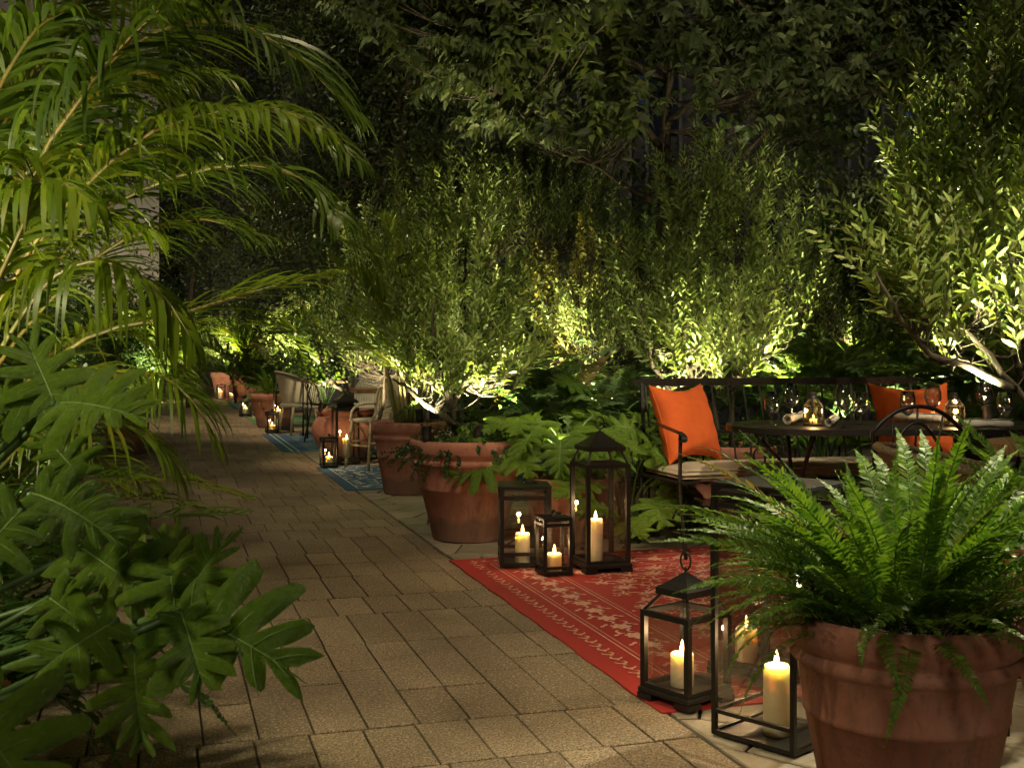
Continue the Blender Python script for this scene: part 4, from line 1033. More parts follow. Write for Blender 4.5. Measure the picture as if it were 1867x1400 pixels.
napkin('white napkin roll right of the left table lantern', onT(1512, 779) + tz, onT(1524, 770) + tz, .022, 2)
napkin('white napkin roll in front of the right pillow', onT(1640, 768) + tz + Vector((0, .06, 0)), onT(1722, 773) + tz + Vector((0, .0, 0)), .026, 3)
napkin('rightmost white napkin roll on the table edge', onT(1762, 782) + tz + Vector((0, .03, 0)), onT(1850, 783) + tz + Vector((0, .03, 0)), .024, 4)

# ------------------------------------------------------------------ chairs
def perforated(name, surf, nu, nv, hole, root, mt, thick=.006, diag=False, mask=None):
    mb = MB()
    for j in range(nv):
        for i in range(nu):
            if mask and not mask((i + .5) / nu, (j + .5) / nv): continue
            cs = [(i, j), (i + 1, j), (i + 1, j + 1), (i, j + 1)]; o = []; c = [(a / nu, b_ / nv) for a, b_ in cs]; m_ = ((i + .5) / nu, (j + .5) / nv)
            if hole > 0 and (i + j) % 2 == 0 or (hole > 0 and not diag):
                vs = [surf(*q) for q in c] + [surf(m_[0] + (q[0] - m_[0]) * hole, m_[1] + (q[1] - m_[1]) * hole) for q in c]
                mb.add(vs, [(k, (k + 1) % 4, 4 + (k + 1) % 4, 4 + k) for k in range(4)])
            else: mb.add([surf(*q) for q in c], [(0, 1, 2, 3)])
    o = part(name, mb, mt, root); s = o.modifiers.new('thick', 'SOLIDIFY'); s.thickness = thick; s.offset = 0
    return o
def bistro(label, loc, rz, wide=1.0):
    root = thing('bistro_chair', label, 'chair', loc, rz, 'white woven bistro chairs')          # faces -y
    def S(u, v):
        x = (u - .5) * .50 * wide; zt = .45 + .45 * v
        # arched outline
        wv = 1 if v < .45 else math.sqrt(max(0, 1 - ((v - .45) / .56) ** 2)); wv = max(wv, .02)
        x *= wv; return (x, .20 + .06 * v - .35 * x * x * 3, zt)
    perforated('backrest', S, 20, 20, .5, root, M['cream'], .006)
    mb = MB(); pts = [S(0, v / 12) for v in range(11)] + [S(0, .93), S(0, .97)] + [S(u / 6, .99) for u in range(1, 6)] + [S(1, .97), S(1, .93)] + [S(1, v / 12) for v in range(10, -1, -1)]
    mb.tube(bez([pts[0]] + pts[2::3] + [pts[-1]], 40), .014, 8); part('back_frame', mb, M['cream'], root, True)
    mb = MB(); mb.lathe([(.001, .44), (.20, .44), (.225, .445), (.23, .455), (.225, .467), (.20, .47), (.001, .465)], 30); part('seat', mb, M['cream'], root, True)
    for sx in (-1, 1):
        for sy in (-1, 1):
            mb = MB(); a = Vector((sx * .17, sy * .16, .45)); e = Vector((sx * .21, sy * .21, 0)); mb.tube([a, e], .014, 8)
            for t_ in (.25, .5, .62, .85): q = a.lerp(e, t_); mb.tube([q + (a - e).normalized() * .006, q - (a - e).normalized() * .006], .0175, 8)
            part('leg', mb, M['bamboo'], root, True)
    for sy in (-1, 1):
        mb = MB(); mb.tube([(-.19, sy * .185, .22), (.19, sy * .185, .22)], .010, 6); part('stretcher', mb, M['bamboo'], root, True)
    for sx in (-1, 1):
        mb = MB(); mb.tube([(sx * .19, -.185, .25), (sx * .19, .185, .25)], .010, 6); mb.tube(bez([(sx * .17, -.16, .44), (sx * .19, -.05, .36), (sx * .2, .02, .25)], 6), .008, 6); part('stretcher', mb, M['bamboo'], root, True)
        mb = MB(); mb.tube(bez([(sx * .25 * wide, .16, .60), (sx * .25 * wide, .0, .60), (sx * .23, -.12, .55), (sx * .19, -.17, .45)], 10), .012, 7); part('arm', mb, M['cream'], root, True)
    return root
bistro('white woven bistro chair facing us behind the small wooden table', (-1.42, 12.2, .012), R(0), 1.05)
bistro('white woven bistro chair turned sideways beside the palm pot', (-1.30, 11.0, .012), R(-52), 1.0)
t_ = thing('cafe_table', 'small square table with a thick wooden top between the white chairs', 'table', (-1.36, 11.72, .012), R(17))
mb = MB(); mb.box((0, 0, .715), (.52, .44, .05), bev=.004); part('tabletop', mb, M['teak'], t_)
mb = MB(); mb.tube([(0, 0, .69), (0, 0, .03)], .025, 12); part('pedestal', mb, M['iron'], t_, True)
mb = MB()
for k in range(4): a = k * 1.571 + .785; mb.bar((0, 0, .03), (math.cos(a) * .26, math.sin(a) * .26, .012), .04, .014)
part('foot', mb, M['iron'], t_)
wineglass('wine glass on the small wooden table among the white chairs', (-1.27, 11.70, .755), 't')
t_ = thing('side_table', 'square table with a pale top behind the black iron chair', 'table', (-2.42, 15.0, .012), R(17))
mb = MB(); mb.box((0, 0, .72), (.62, .55, .035), bev=.004); part('tabletop', mb, M['teak'], t_)
for sx in (-1, 1):
    for sy in (-1, 1): mb = MB(); mb.tube([(sx * .27, sy * .23, .70), (sx * .27, sy * .23, 0)], .012, 8); part('leg', mb, M['iron'], t_, True)
def iron_chair(label, loc, rz, arch_h=.86, spindles=6):
    root = thing('iron_chair', label, 'chair', loc, rz, 'black iron chairs')                     # faces -y
    mb = MB(); mb.lathe([(.001, .445), (.19, .445), (.205, .45), (.205, .458), (.19, .462), (.001, .458)], 28); part('seat', mb, M['iron'], root, True)
    for sx in (-1, 1):
        mb = MB(); mb.tube([(sx * .16, -.15, .445), (sx * .20, -.20, 0)], .010, 7); part('leg', mb, M['iron'], root, True)
        mb = MB(); mb.tube([(sx * .16, .15, .445), (sx * .20, .23, 0)], .010, 7); part('leg', mb, M['iron'], root, True)
    top = lambda s: (s * .22, .21, .445 + (arch_h - .445) * (1 - abs(s) ** 2.2 * .28))
    mb = MB(); mb.tube([(-.17, .15, .445)] + [top(-1 + i / 10) for i in range(21)] + [(.17, .15, .445)], .010, 7)
    mb.tube([(-.13, .16, .445)] + [(s * .14, .20, .445 + (arch_h - .52) * (1 - abs(s) ** 2 * .5)) for s in [(-1 + i / 8) for i in range(17)]] + [(.13, .16, .445)], .008, 6); part('back_frame', mb, M['iron'], root, True)
    for k in range(spindles):
        s = (k + .5) / spindles * 2 - 1; mb = MB(); mb.tube([(s * .13, .16, .45), top(s * .85)], .005, 5); part('spindle', mb, M['iron'], root, True)
iron_chair('black iron chair with a spindle back before the small urn', (-2.28, 14.3, .012), R(75), .80)
iron_chair('black iron chair with an arched back at the near side of the long table', (1.80, 5.42, .012), R(190), .86, 3)
# tub chairs
def tub(label, loc, rz, mt, hb=.80, ha=.66, r=.33, rim=.016, braid=False, name='wicker_armchair', legs=M['bamboo']):
    root = thing(name, label, 'chair', loc, rz, 'wicker tub chairs')                              # faces -y
    def top(a):   # a: -1..1 around the back
        return ha + (hb - ha) * max(0, math.cos(a * math.pi * .5)) ** .9
    def S(u, v):
        a = (u - .5) * 2; th = math.pi / 2 + a * math.pi * .62; z0 = .38; zz = z0 + (top(a) - z0) * v; q = r * (1 + .20 * v * (1 if v > 0 else 0)) * (.9 + .1 * v)
        return (q * math.cos(th), q * math.sin(th) * .95, zz)
    mb = MB(); nu, nv = 120, 24
    vs = []
    for j in range(nv + 1):
        for i in range(nu + 1):
            p = Vector(S(i / nu, j / nv)); k = .0035 * (1 if (i + j) % 2 else -1); d = Vector((p.x, p.y, 0)).normalized(); vs.append(p + d * k)
    mb.add(vs, [(j * (nu + 1) + i, j * (nu + 1) + i + 1, (j + 1) * (nu + 1) + i + 1, (j + 1) * (nu + 1) + i) for j in range(nv) for i in range(nu)])
    o = part('shell', mb, mt, root, True); s = o.modifiers.new('thick', 'SOLIDIFY'); s.thickness = .012
    mb = MB(); path = [Vector(S(i / 90, 1)) for i in range(91)]
    path = [path[0] + Vector((0, -.03, -.12))] + path + [path[-1] + Vector((0, -.03, -.12))]
    if braid:
        n = len(path)
        for ph in range(3):
            pts = []
            for i in range((n - 1) * 4):
                t = i / 4; k = int(t); p = path[k].lerp(path[min(k + 1, n - 1)], t - k); d = Vector((p.x, p.y, 0)).normalized(); a = i * .62 + ph * 2.094
                pts.append(p + d * math.sin(a) * rim * 1.0 + Vector((0, 0, math.cos(a * 1.0) * rim * .6)))
            mb.tube(pts, rim * .62, 6)
    else: mb.tube(path, rim, 8)
    part('rim', mb, mt, root, True)
    mb = MB(); mb.lathe([(.001, .36), (r * .92, .36), (r * .97, .375), (r * .97, .40), (r * .9, .42), (.001, .425)], 34); part('seat', mb, mt, root, True)
    for sx in (-1, 1):
        for sy in (-1, 1): mb = MB(); mb.tube([(sx * r * .66, sy * r * .66, .37), (sx * r * .8, sy * r * .8, 0)], .017, 8); part('leg', mb, legs, root, True)
    return root
tub('grey wicker tub chair seen from behind on the blue striped rug', (-2.80, 15.55, .012), R(118), M['tub'], .84, .60, .34)
tub('brown wicker armchair with a braided rim behind the big fern', (1.78, 4.32, .0), R(80), M['rope'], .755, .63, .34, .014, True)
t_ = thing('round_table', 'round wooden table at the right edge behind the wicker armchair', 'table', (2.42, 4.78, 0), .3)
mb = MB()
for k in range(7):
    y0, y1 = -.42 + k * .12, -.42 + k * .12 + .114; n = 8; vs = []
    for i in range(n + 1):
        y = y0 + (y1 - y0) * i / n; x = math.sqrt(max(.0004, .42 ** 2 - y * y)); vs += [(-x, y, .74), (x, y, .74), (-x, y, .70), (x, y, .70)]
    mb.add(vs, [f for i in range(n) for f in ((4 * i, 4 * i + 1, 4 * i + 5, 4 * i + 4), (4 * i + 6, 4 * i + 7, 4 * i + 3, 4 * i + 2), (4 * i, 4 * i + 4, 4 * i + 6, 4 * i + 2), (4 * i + 5, 4 * i + 1, 4 * i + 3, 4 * i + 7))] + [(0, 2, 3, 1), (4 * n, 4 * n + 1, 4 * n + 3, 4 * n + 2)])
part('tabletop', mb, M['teak'], t_)
for k in range(4): a = k * 1.571; mb = MB(); mb.bar((math.cos(a) * .22, math.sin(a) * .22, .70), (math.cos(a) * .3, math.sin(a) * .3, 0), .05, .05); part('leg', mb, M['teak'], t_)

# ------------------------------------------------------------------ olive trees
OG = 'uplit olive trees in pots'
def PL(L, Z): return [P(q[0], q[1], q[2] if len(q) > 2 else Z) for q in L]
def bl(px, py, Z, rx, ry, rz_, w_): return (tuple(P(px, py, Z)), (rx, ry, rz_), w_)
woody('olive_tree', 'uplit olive tree in the large pot beside the path', 'tree', P(830, 772, 6.93),
      [PL([(830, 790), (822, 735), (800, 690), (768, 640), (742, 560), (725, 470)], 6.93), PL([(824, 745), (850, 690, 6.9), (900, 640, 7.0), (950, 600, 7.1)], 6.93), PL([(818, 725), (822, 640, 7.0), (838, 560, 7.1), (850, 450, 7.1)], 6.93), PL([(832, 775), (785, 742, 6.8), (745, 712, 6.7), (715, 690, 6.6)], 6.9), PL([(822, 735), (795, 650, 6.7), (790, 550, 6.6)], 6.9)],
      [bl(775, 560, 6.95, .25, .3, .45, 1.2), bl(860, 560, 7.05, .25, .3, .5, 1.5), bl(915, 630, 7.0, .2, .25, .22, 1.), bl(850, 690, 6.8, .36, .2, .15, 2.2), bl(800, 715, 6.75, .25, .15, .10, 1.0), bl(745, 650, 6.85, .15, .2, .25, .7), bl(840, 450, 7.05, .28, .25, .2, .8)],
      215, .50, .028, .072, .24, M['olive'], M['barkp'], 11, OG, trunk_r=.022, tr2=.0022, up=.6, upw=1.0, outw=.8, rnw=.7, wig=.3, ang=.78)
woody('olive_tree', 'widest uplit olive tree directly behind the iron bench', 'tree', P(1312, 812, 7.7),
      [PL([(1312, 825), (1275, 705), (1232, 650), (1165, 585), (1130, 480)], 7.65), PL([(1312, 825), (1300, 705), (1322, 630), (1345, 565), (1342, 430)], 7.65), PL([(1335, 815), (1335, 700), (1385, 640, 7.8), (1440, 540, 7.9), (1490, 440, 8)], 7.65), PL([(1300, 815), (1208, 695, 7.5), (1180, 630, 7.4), (1163, 560, 7.4)], 7.5), PL([(1300, 700), (1285, 620, 7.9), (1250, 520, 7.9), (1235, 400, 7.9)], 7.7), PL([(1322, 640), (1400, 560, 7.5), (1425, 450, 7.4)], 7.6)],
      [bl(1200, 560, 7.6, .3, .35, .35, 1.2), bl(1300, 520, 7.8, .35, .4, .5, 2.2), bl(1390, 560, 7.7, .3, .35, .4, 1.2), bl(1300, 640, 7.6, .45, .35, .2, 1.8), bl(1290, 420, 7.8, .4, .35, .28, 1.5), bl(1220, 660, 7.5, .25, .25, .15, 1.0), bl(1320, 690, 7.5, .4, .25, .12, 1.2)],
      275, .55, .029, .078, .24, M['olive'], M['barkp'], 12, OG, trunk_r=.022, tr2=.0022, up=.6, upw=1.0, outw=.8, rnw=.7, wig=.3, ang=.78)
woody('olive_tree', 'nearest olive tree reaching in from the right edge', 'tree', P(1890, 900, 6.2),
      [PL([(1890, 900), (1885, 760), (1822, 672), (1765, 605), (1705, 500), (1640, 390)], 6.2), PL([(1850, 710), (1760, 668, 6.0), (1690, 640, 5.9), (1630, 560, 5.8), (1600, 500, 5.8)], 6.1), PL([(1888, 800), (1862, 560), (1842, 420), (1800, 250)], 6.3), PL([(1870, 700), (1790, 540, 6.4), (1725, 400, 6.5), (1665, 240, 6.6)], 6.3), PL([(1888, 780), (1900, 500), (1880, 200)], 6.0)],
      [bl(1740, 600, 6.1, .25, .3, .25, 1.3), bl(1790, 470, 6.2, .3, .35, .4, 1.8), bl(1690, 470, 6.2, .25, .3, .35, 1.), bl(1830, 300, 6.3, .25, .35, .45, 1.4), bl(1850, 600, 6.2, .2, .3, .35, 1.), bl(1720, 330, 6.4, .3, .3, .4, 1.), bl(1680, 570, 5.9, .15, .2, .12, .6), bl(1840, 120, 6.3, .25, .3, .25, .6)],
      230, .55, .038, .112, .24, M['olive'], M['barkp'], 13, OG, trunk_r=.024, tr2=.0026, up=.5, upw=.9, outw=.8, rnw=.7, wig=.3, ang=.78)
pot('pot of the olive tree at the right edge behind the table', (P(1890, 900, 6.2).x, 6.2, 0), .25, .4, .18, seed=15, group=PG)
uplight('uplight in the soil of the large olive pot', P(872, 778, 6.78), P(890, 360, 7.3), 180, 80, spike=.2)
uplight('uplight between the olive pot and the palm pot', P(778, 782, 6.72), P(775, 380, 7.2), 110, 78, spike=.2)
uplight('uplight behind the bench at the olive trunk', P(1270, 772, 7.25), P(1240, 330, 8.0), 200, 80, spike=.3)
uplight('second uplight behind the bench, right of the trunk', P(1400, 770, 7.5), P(1390, 380, 7.9), 170, 80, spike=.3)
uplight('uplight under the nearest olive tree at the right', P(1800, 745, 5.95), P(1740, 360, 6.5), 230, 84, spike=.4)

for px, py, Z, tx, ty, tz_, wt, an, lb in ((905, 770, 8.3, 850, 400, 7.2, 900, 42, 'added narrow uplight on the top of the potted olive'), (1190, 770, 8.5, 1270, 400, 7.9, 800, 44, 'added narrow uplight on the top of the widest olive'), (1450, 770, 8.6, 1380, 420, 7.8, 650, 40, 'added narrow uplight right of the widest olive crown'), (1640, 790, 7.4, 1760, 300, 6.5, 850, 44, 'added narrow uplight on the crown of the nearest olive'), (1030, 760, 8.2, 1040, 430, 9.2, 260, 80, 'added uplight below the yellow leaved shrub'), (1560, 760, 8.5, 1570, 480, 9.2, 620, 85, 'added uplight below the shrub with whorled leaves'), (690, 770, 10.2, 700, 420, 11.5, 110, 80, 'added uplight far behind the potted palm'), (1130, 770, 9.3, 1130, 430, 10.5, 700, 90, 'added uplight at the foot of the dark middle hedge'), (1700, 780, 8.9, 1720, 420, 10.5, 800, 90, 'added uplight at the foot of the right hedge')):
    uplight(lb, P(px, py, Z), P(tx, ty, tz_), wt, an, spike=.3)  # added uplights, put in to brighten the olive tops and back planting
uplight('added narrow uplight on the trunk of the tall drooping tree', P(1165, 760, 9.2), P(1212, 200, 10), 900, 34, spike=.3)  # added lamp so that the trunk shows
added_lamp('added hidden lamp aimed at the far white bistro chair', (-.1, 10.3, 2.5), (-1.42, 12.3, .75), 200, 36, (1, .9, .62), .05)  # added lamp, hidden in the foliage, to brighten the chair back
# ------------------------------------------------------------------ tall trees and dark background planting
def crownspec(L, w_=1): return [bl(px, py, Z, rx, ry, rz_, w_ * rx * rz_) for px, py, Z, rx, ry, rz_ in L]
woody('leafy_tree', 'tall tree with drooping pointed leaves and an upright trunk above the olives', 'tree', (1.22, 10, 0),
      [PL([(1190, 876), (1192, 560), (1205, 380), (1214, 200), (1218, 0), (1220, -200)], 10), PL([(1203, 370), (1150, 345, 9.6), (1080, 300, 9.2)], 10), PL([(1210, 330), (1290, 330, 9.8), (1370, 270, 9.6), (1470, 160, 9.4)], 10), PL([(1212, 230), (1300, 150, 9.6), (1390, 60, 9.4), (1430, -40, 9.3)], 10), PL([(1216, 150), (1120, 100, 9.5), (1000, 85, 9.1), (860, 60, 8.8)], 10), PL([(1212, 280), (1120, 170, 9.6), (1010, 165, 9.2), (900, 170, 9)], 10), PL([(1216, 60), (1120, -30, 9.6), (900, -60, 9)], 10), PL([(1210, 200), (1222, 120, 9.7), (1190, 0, 9.6)], 10)],
      crownspec([(760, 30, 9, .5, .6, .45), (900, 60, 9, .6, .6, .5), (1030, 40, 9, .6, .7, .5), (1000, 170, 9.2, .6, .6, .35), (900, 150, 9.1, .4, .5, .35), (1100, 250, 9.3, .45, .5, .3), (960, 230, 9.2, .35, .4, .22), (1180, 40, 10.9, .6, .5, .6), (1330, 130, 9.5, .45, .5, .5), (1110, 120, 9.9, .35, .4, .5), (1300, 10, 9.4, .5, .5, .4)]),
      460, .42, .038, .145, .42, M['big'], M['bark'], 21, 'tall trees over the garden', 'ovate', up=-.5, droop=.85, trunk_r=.085, tr2=.004, upw=.1, outw=.6, pairs=True, wig=.4, ang=.9)
woody('leafy_tree', 'tall pale trunked tree at the upper right behind the nearest olive', 'tree', (4.2, 10.5, 0),
      [PL([(1780, 876), (1790, 500), (1800, 200), (1795, -100)], 10.5), PL([(1798, 250), (1700, 120, 10), (1560, 60, 9.6), (1450, 30, 9.4)], 10.5), PL([(1796, 150), (1860, 60, 10)], 10.5), PL([(1798, 220), (1640, 180, 9.8), (1500, 190, 9.6)], 10.5)],
      crownspec([(1440, 60, 9.6, .5, .5, .45), (1560, 40, 9.7, .6, .5, .4), (1700, 40, 9.9, .6, .6, .45), (1850, 50, 10, .5, .5, .5), (1560, 150, 9.7, .5, .5, .3), (1450, 180, 9.6, .4, .4, .3), (1700, 150, 9.9, .4, .4, .3)]),
      340, .42, .038, .14, .42, M['big'], M['barkp'], 22, 'tall trees over the garden', 'ovate', up=-.5, droop=.85, trunk_r=.10, tr2=.004, upw=.1, outw=.6, wig=.4, ang=.9)
woody('climbing_ivy', 'glossy ivy leaves climbing the tree trunk over the bench', 'ivy', P(1190, 800, 9.75),
      [PL([(1190, 800), (1190, 560), (1205, 380), (1214, 200), (1222, 20)], 9.82)], crownspec([(1195, 320, 9.7, .25, .15, .25), (1210, 120, 9.7, .25, .15, .5), (1420, 170, 9.5, .4, .3, .3), (1330, 240, 9.5, .4, .3, .2), (1500, 240, 9.5, .4, .3, .25), (1440, 300, 9.3, .4, .3, .2), (1600, 120, 9.4, .4, .3, .3), (1150, 20, 9.5, .4, .2, .2)]),
      170, .3, .04, .075, .75, M['ivy'], M['bark'], 23, None, 'ovate', up=-.2, droop=.6, trunk_r=.012, tr2=.0025, upw=0, rnw=1, ang=1.1, pairs=False)
def cb(L): return [(tuple(P(px, py, Z)), (rx, ry, rz_)) for px, py, Z, rx, ry, rz_ in L]
TG = 'dark small leaved trees at the back'
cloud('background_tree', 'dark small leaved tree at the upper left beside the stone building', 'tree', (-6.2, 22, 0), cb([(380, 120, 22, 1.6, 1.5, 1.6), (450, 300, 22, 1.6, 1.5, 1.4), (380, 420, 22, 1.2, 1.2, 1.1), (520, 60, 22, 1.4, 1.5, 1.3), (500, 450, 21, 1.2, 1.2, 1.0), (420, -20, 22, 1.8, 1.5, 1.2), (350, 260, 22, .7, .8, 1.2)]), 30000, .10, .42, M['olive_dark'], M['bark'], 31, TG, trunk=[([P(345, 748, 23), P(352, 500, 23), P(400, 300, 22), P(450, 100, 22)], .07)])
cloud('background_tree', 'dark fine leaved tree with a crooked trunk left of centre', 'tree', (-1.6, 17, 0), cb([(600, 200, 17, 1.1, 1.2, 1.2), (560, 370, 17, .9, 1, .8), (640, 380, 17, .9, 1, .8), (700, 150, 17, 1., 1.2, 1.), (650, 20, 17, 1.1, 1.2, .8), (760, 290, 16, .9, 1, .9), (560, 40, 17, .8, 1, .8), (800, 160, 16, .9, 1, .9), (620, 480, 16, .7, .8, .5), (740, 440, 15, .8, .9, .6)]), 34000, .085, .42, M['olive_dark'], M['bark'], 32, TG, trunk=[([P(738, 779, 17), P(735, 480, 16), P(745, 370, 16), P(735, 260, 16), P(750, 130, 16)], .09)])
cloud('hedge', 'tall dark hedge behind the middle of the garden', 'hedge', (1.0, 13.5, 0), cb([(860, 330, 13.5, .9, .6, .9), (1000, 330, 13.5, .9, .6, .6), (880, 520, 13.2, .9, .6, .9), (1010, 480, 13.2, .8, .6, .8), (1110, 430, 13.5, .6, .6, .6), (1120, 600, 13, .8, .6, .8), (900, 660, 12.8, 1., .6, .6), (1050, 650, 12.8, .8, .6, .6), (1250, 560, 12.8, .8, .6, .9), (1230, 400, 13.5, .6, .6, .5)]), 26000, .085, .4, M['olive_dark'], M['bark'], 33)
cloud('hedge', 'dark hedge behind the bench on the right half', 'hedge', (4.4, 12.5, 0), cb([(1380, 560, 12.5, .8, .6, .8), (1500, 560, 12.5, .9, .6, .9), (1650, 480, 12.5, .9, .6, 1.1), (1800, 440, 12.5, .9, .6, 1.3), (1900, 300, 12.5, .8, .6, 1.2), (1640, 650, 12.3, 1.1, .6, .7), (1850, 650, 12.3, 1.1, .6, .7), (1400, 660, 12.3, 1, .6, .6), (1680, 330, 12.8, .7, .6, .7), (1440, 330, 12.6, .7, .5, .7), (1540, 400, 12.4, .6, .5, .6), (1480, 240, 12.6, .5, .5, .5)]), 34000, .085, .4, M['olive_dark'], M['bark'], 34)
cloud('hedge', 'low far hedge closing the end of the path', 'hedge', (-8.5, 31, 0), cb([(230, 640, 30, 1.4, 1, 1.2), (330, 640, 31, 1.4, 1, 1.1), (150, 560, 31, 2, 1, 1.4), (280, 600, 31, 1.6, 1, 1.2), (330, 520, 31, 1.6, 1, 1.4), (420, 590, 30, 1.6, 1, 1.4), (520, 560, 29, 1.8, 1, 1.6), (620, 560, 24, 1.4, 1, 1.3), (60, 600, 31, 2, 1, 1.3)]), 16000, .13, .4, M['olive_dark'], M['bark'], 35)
FG = 'bright uplit shrubs far down the path'
cloud('olive_shrub', 'bright uplit small leaved shrub at the far end of the pots', 'shrub', (-5.7, 25, 0), cb([(425, 620, 25, .75, .6, .5), (450, 590, 25, .7, .6, .55), (480, 640, 24.5, .6, .6, .4)]), 4200, .085, .3, M['olive'], M['barkp'], 41, FG, 'lens', trunk=[([P(430, 735, 25), P(425, 680, 25), P(440, 620, 25)], .03)])
cloud('olive_shrub', 'bright uplit olive shrub left of the tub chair', 'shrub', (-3.3, 18.5, 0), cb([(560, 615, 18.5, .5, .5, .42), (530, 590, 18.5, .5, .5, .5), (600, 590, 18, .5, .5, .5), (560, 665, 18.5, .5, .5, .25), (505, 640, 19, .35, .4, .35)]), 5200, .07, .3, M['olive'], M['barkp'], 42, FG, 'lens', trunk=[([P(555, 765, 18.5), P(560, 700, 18.5), P(555, 620, 18.5)], .03)])
cloud('leafy_shrub', 'glossy green shrub above the far lanterns', 'shrub', (-3.3, 17.1, .45), cb([(530, 690, 17.2, .35, .35, .16), (500, 700, 17.4, .3, .3, .15), (545, 660, 17.6, .4, .4, .2), (500, 735, 16.9, .12, .2, .15)]), 1600, .09, .35, M['shrub'], M['bark'], 43, None, 'lens')
uplight('uplight under the far bright shrub', (-5.9, 24.2, .6), P(440, 560, 25), 260, 110)
uplight('uplight under the olive shrub near the tub chair', (-3.6, 17.9, .75), P(555, 560, 18.4), 240, 115)
cloud('leafy_bush', 'lit bush closing the left side of the path end', 'shrub', (-8.9, 25, 0), cb([(250, 660, 26, .8, .8, .8), (300, 610, 27, .9, .8, .8), (205, 640, 24, .8, .8, .9), (335, 655, 28.5, .5, .6, .6), (260, 560, 27, .9, .8, .7)]), 12000, .09, .4, M['shrub'], M['bark'], 48, None, 'lens', trunk=[([P(270, 732, 27), P(275, 680, 27), P(270, 620, 27)], .04)])
uplight('uplight under the bush at the path end', P(292, 722, 24.5), P(275, 600, 26.5), 420, 120)
uplight('uplight in the second far pot', (-6.7, 27.6, .7), P(400, 600, 28), 60, 110)
# ferns in the far pots
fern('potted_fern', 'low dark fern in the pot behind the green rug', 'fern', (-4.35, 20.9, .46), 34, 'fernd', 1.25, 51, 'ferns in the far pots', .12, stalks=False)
fern('potted_fern', 'bushy fern in the pot near the wicker tub chair', 'fern', (-3.55, 17.1, .48), 34, 'fern', 1.1, 52, 'ferns in the far pots', .12, stalks=False)
fern('potted_fern', 'bright fern in the farthest terracotta pot', 'fern', (-6.95, 28.2, .6), 28, 'fern', 1.3, 53, 'ferns in the far pots', .12, stalks=False)
fern('potted_fern', 'fern in the second farthest pot', 'fern', (-6.35, 27.9, .48), 28, 'fernd', 1.3, 54, 'ferns in the far pots', .12, stalks=False)
# small tree in the urn
woody('glossy_tree', 'small glossy leaved tree growing from the round urn', 'tree', P(640, 752, 12.0),
      [PL([(640, 755), (638, 690), (630, 640), (610, 560), (600, 480)], 12), PL([(638, 690), (660, 620, 12.1), (680, 540, 12.1)], 12), PL([(638, 720), (600, 690, 11.9), (580, 640, 11.8)], 12)],
      [bl(630, 650, 11.9, .35, .35, .18, 1.5), bl(600, 600, 12, .35, .35, .4, 1.3), bl(660, 560, 12.1, .35, .35, .5, 1.4), bl(600, 700, 11.8, .3, .3, .12, .8), bl(610, 470, 12.1, .4, .35, .35, 1.)],
      150, .30, .035, .085, .38, M['shrub'], M['barkp'], 61, None, 'lens', trunk_r=.035, tr2=.003, up=.3)
uplight('uplight standing in the round urn', (-1.95, 11.82, .58), P(625, 560, 12.1), 55, 100)
# palm in its pot
pal = thing('areca_palm', 'uplit potted palm with pale canes between the white chairs and the olive pot', 'palm', (-.815, 9.15, .5))
rg = random.Random(8)
cm = MB()
for i in range(13):
    a = rg.uniform(0, 6.28); r = rg.uniform(.02, .13); b0 = Vector((-.815 + math.cos(a) * r, 9.15 + math.sin(a) * r, .5)); e = b0 + Vector((math.cos(a) * .10, math.sin(a) * .10, rg.uniform(.3, .55))); cm.tube([b0, (b0 + e) / 2, e], [.018, .014, .009], 7)
wpart('cane', cm, M['cane'], pal)
tips = [((745, 660), (700, 560), (640, 500), 9.0), ((745, 640), (715, 510), (660, 430), 9.1), ((750, 640), (730, 480), (700, 400), 9.2), ((740, 670), (690, 600), (640, 570), 8.8), ((735, 690), (690, 640), (648, 640), 8.8), ((760, 640), (780, 500), (800, 430), 9.3), ((770, 660), (810, 580), (840, 540), 9.2), ((745, 680), (710, 590), (670, 530), 9.4), ((755, 660), (760, 520), (770, 420), 9.5), ((775, 680), (830, 640), (870, 650), 9.3), ((740, 650), (690, 480), (625, 440), 9.4), ((735, 640), (660, 520), (610, 480), 9.0)]
for i, (a, b_, c_, Zd) in enumerate(tips):
    frond_part(pal, [P(755, 730, 9.15), P(a[0], a[1], 9.15), P(b_[0], b_[1], Zd), P(c_[0], c_[1], Zd - .1)], 34, .34, .022, M['palm'], M['rachis'], droop=.22, ang=.85, fold=.35, seed=i, start=.3, r=.006)
uplight('uplight among the canes of the potted palm', (-.72, 8.92, .66), P(740, 540, 9.1), 150, 100)

# ------------------------------------------------------------------ understorey by the bench
creep = rnd(np.random.default_rng(5), 1)
def creeper(label, c, r, n, seed, drop=.12):
    rng = np.random.default_rng(seed); root = thing('creeping_plant', label, 'plant', c, 0); out = [[], [], [], []]; mb = MB()
    for i in range(n):
        a = rng.uniform(0, 6.28); q = r * math.sqrt(rng.uniform(0, 1)); b0 = np.array(c) + np.array([math.cos(a) * q, math.sin(a) * q, 0])
        edge = q > r * .75; d = np.array([math.cos(a), math.sin(a), .9 if not edge else .35]); p = whip(rng, b0, d, .16 + (.10 if edge else 0), 7, -1.6 if edge else -.2, .5)
        mb.tube([Vector(x) for x in p], .0012, 4, cap=False); leaves_on(rng, p, .014, .026, 1.0, .2, 0, out, True)
    wpart('stem', mb, M['bark'], root); wpart('foliage', leafmesh('foliage', 'lens', .6, *out), M['groundc'], root)
creeper('low trailing plant spilling over the rim of the large olive pot', (-.262, 6.93, .55), .30, 120, 3)
creeper('small leaved ground cover in the pot behind the bench', (1.5, 7.7, .46), .22, 60, 4)
PH = 'lobed leaf plants by the bench'
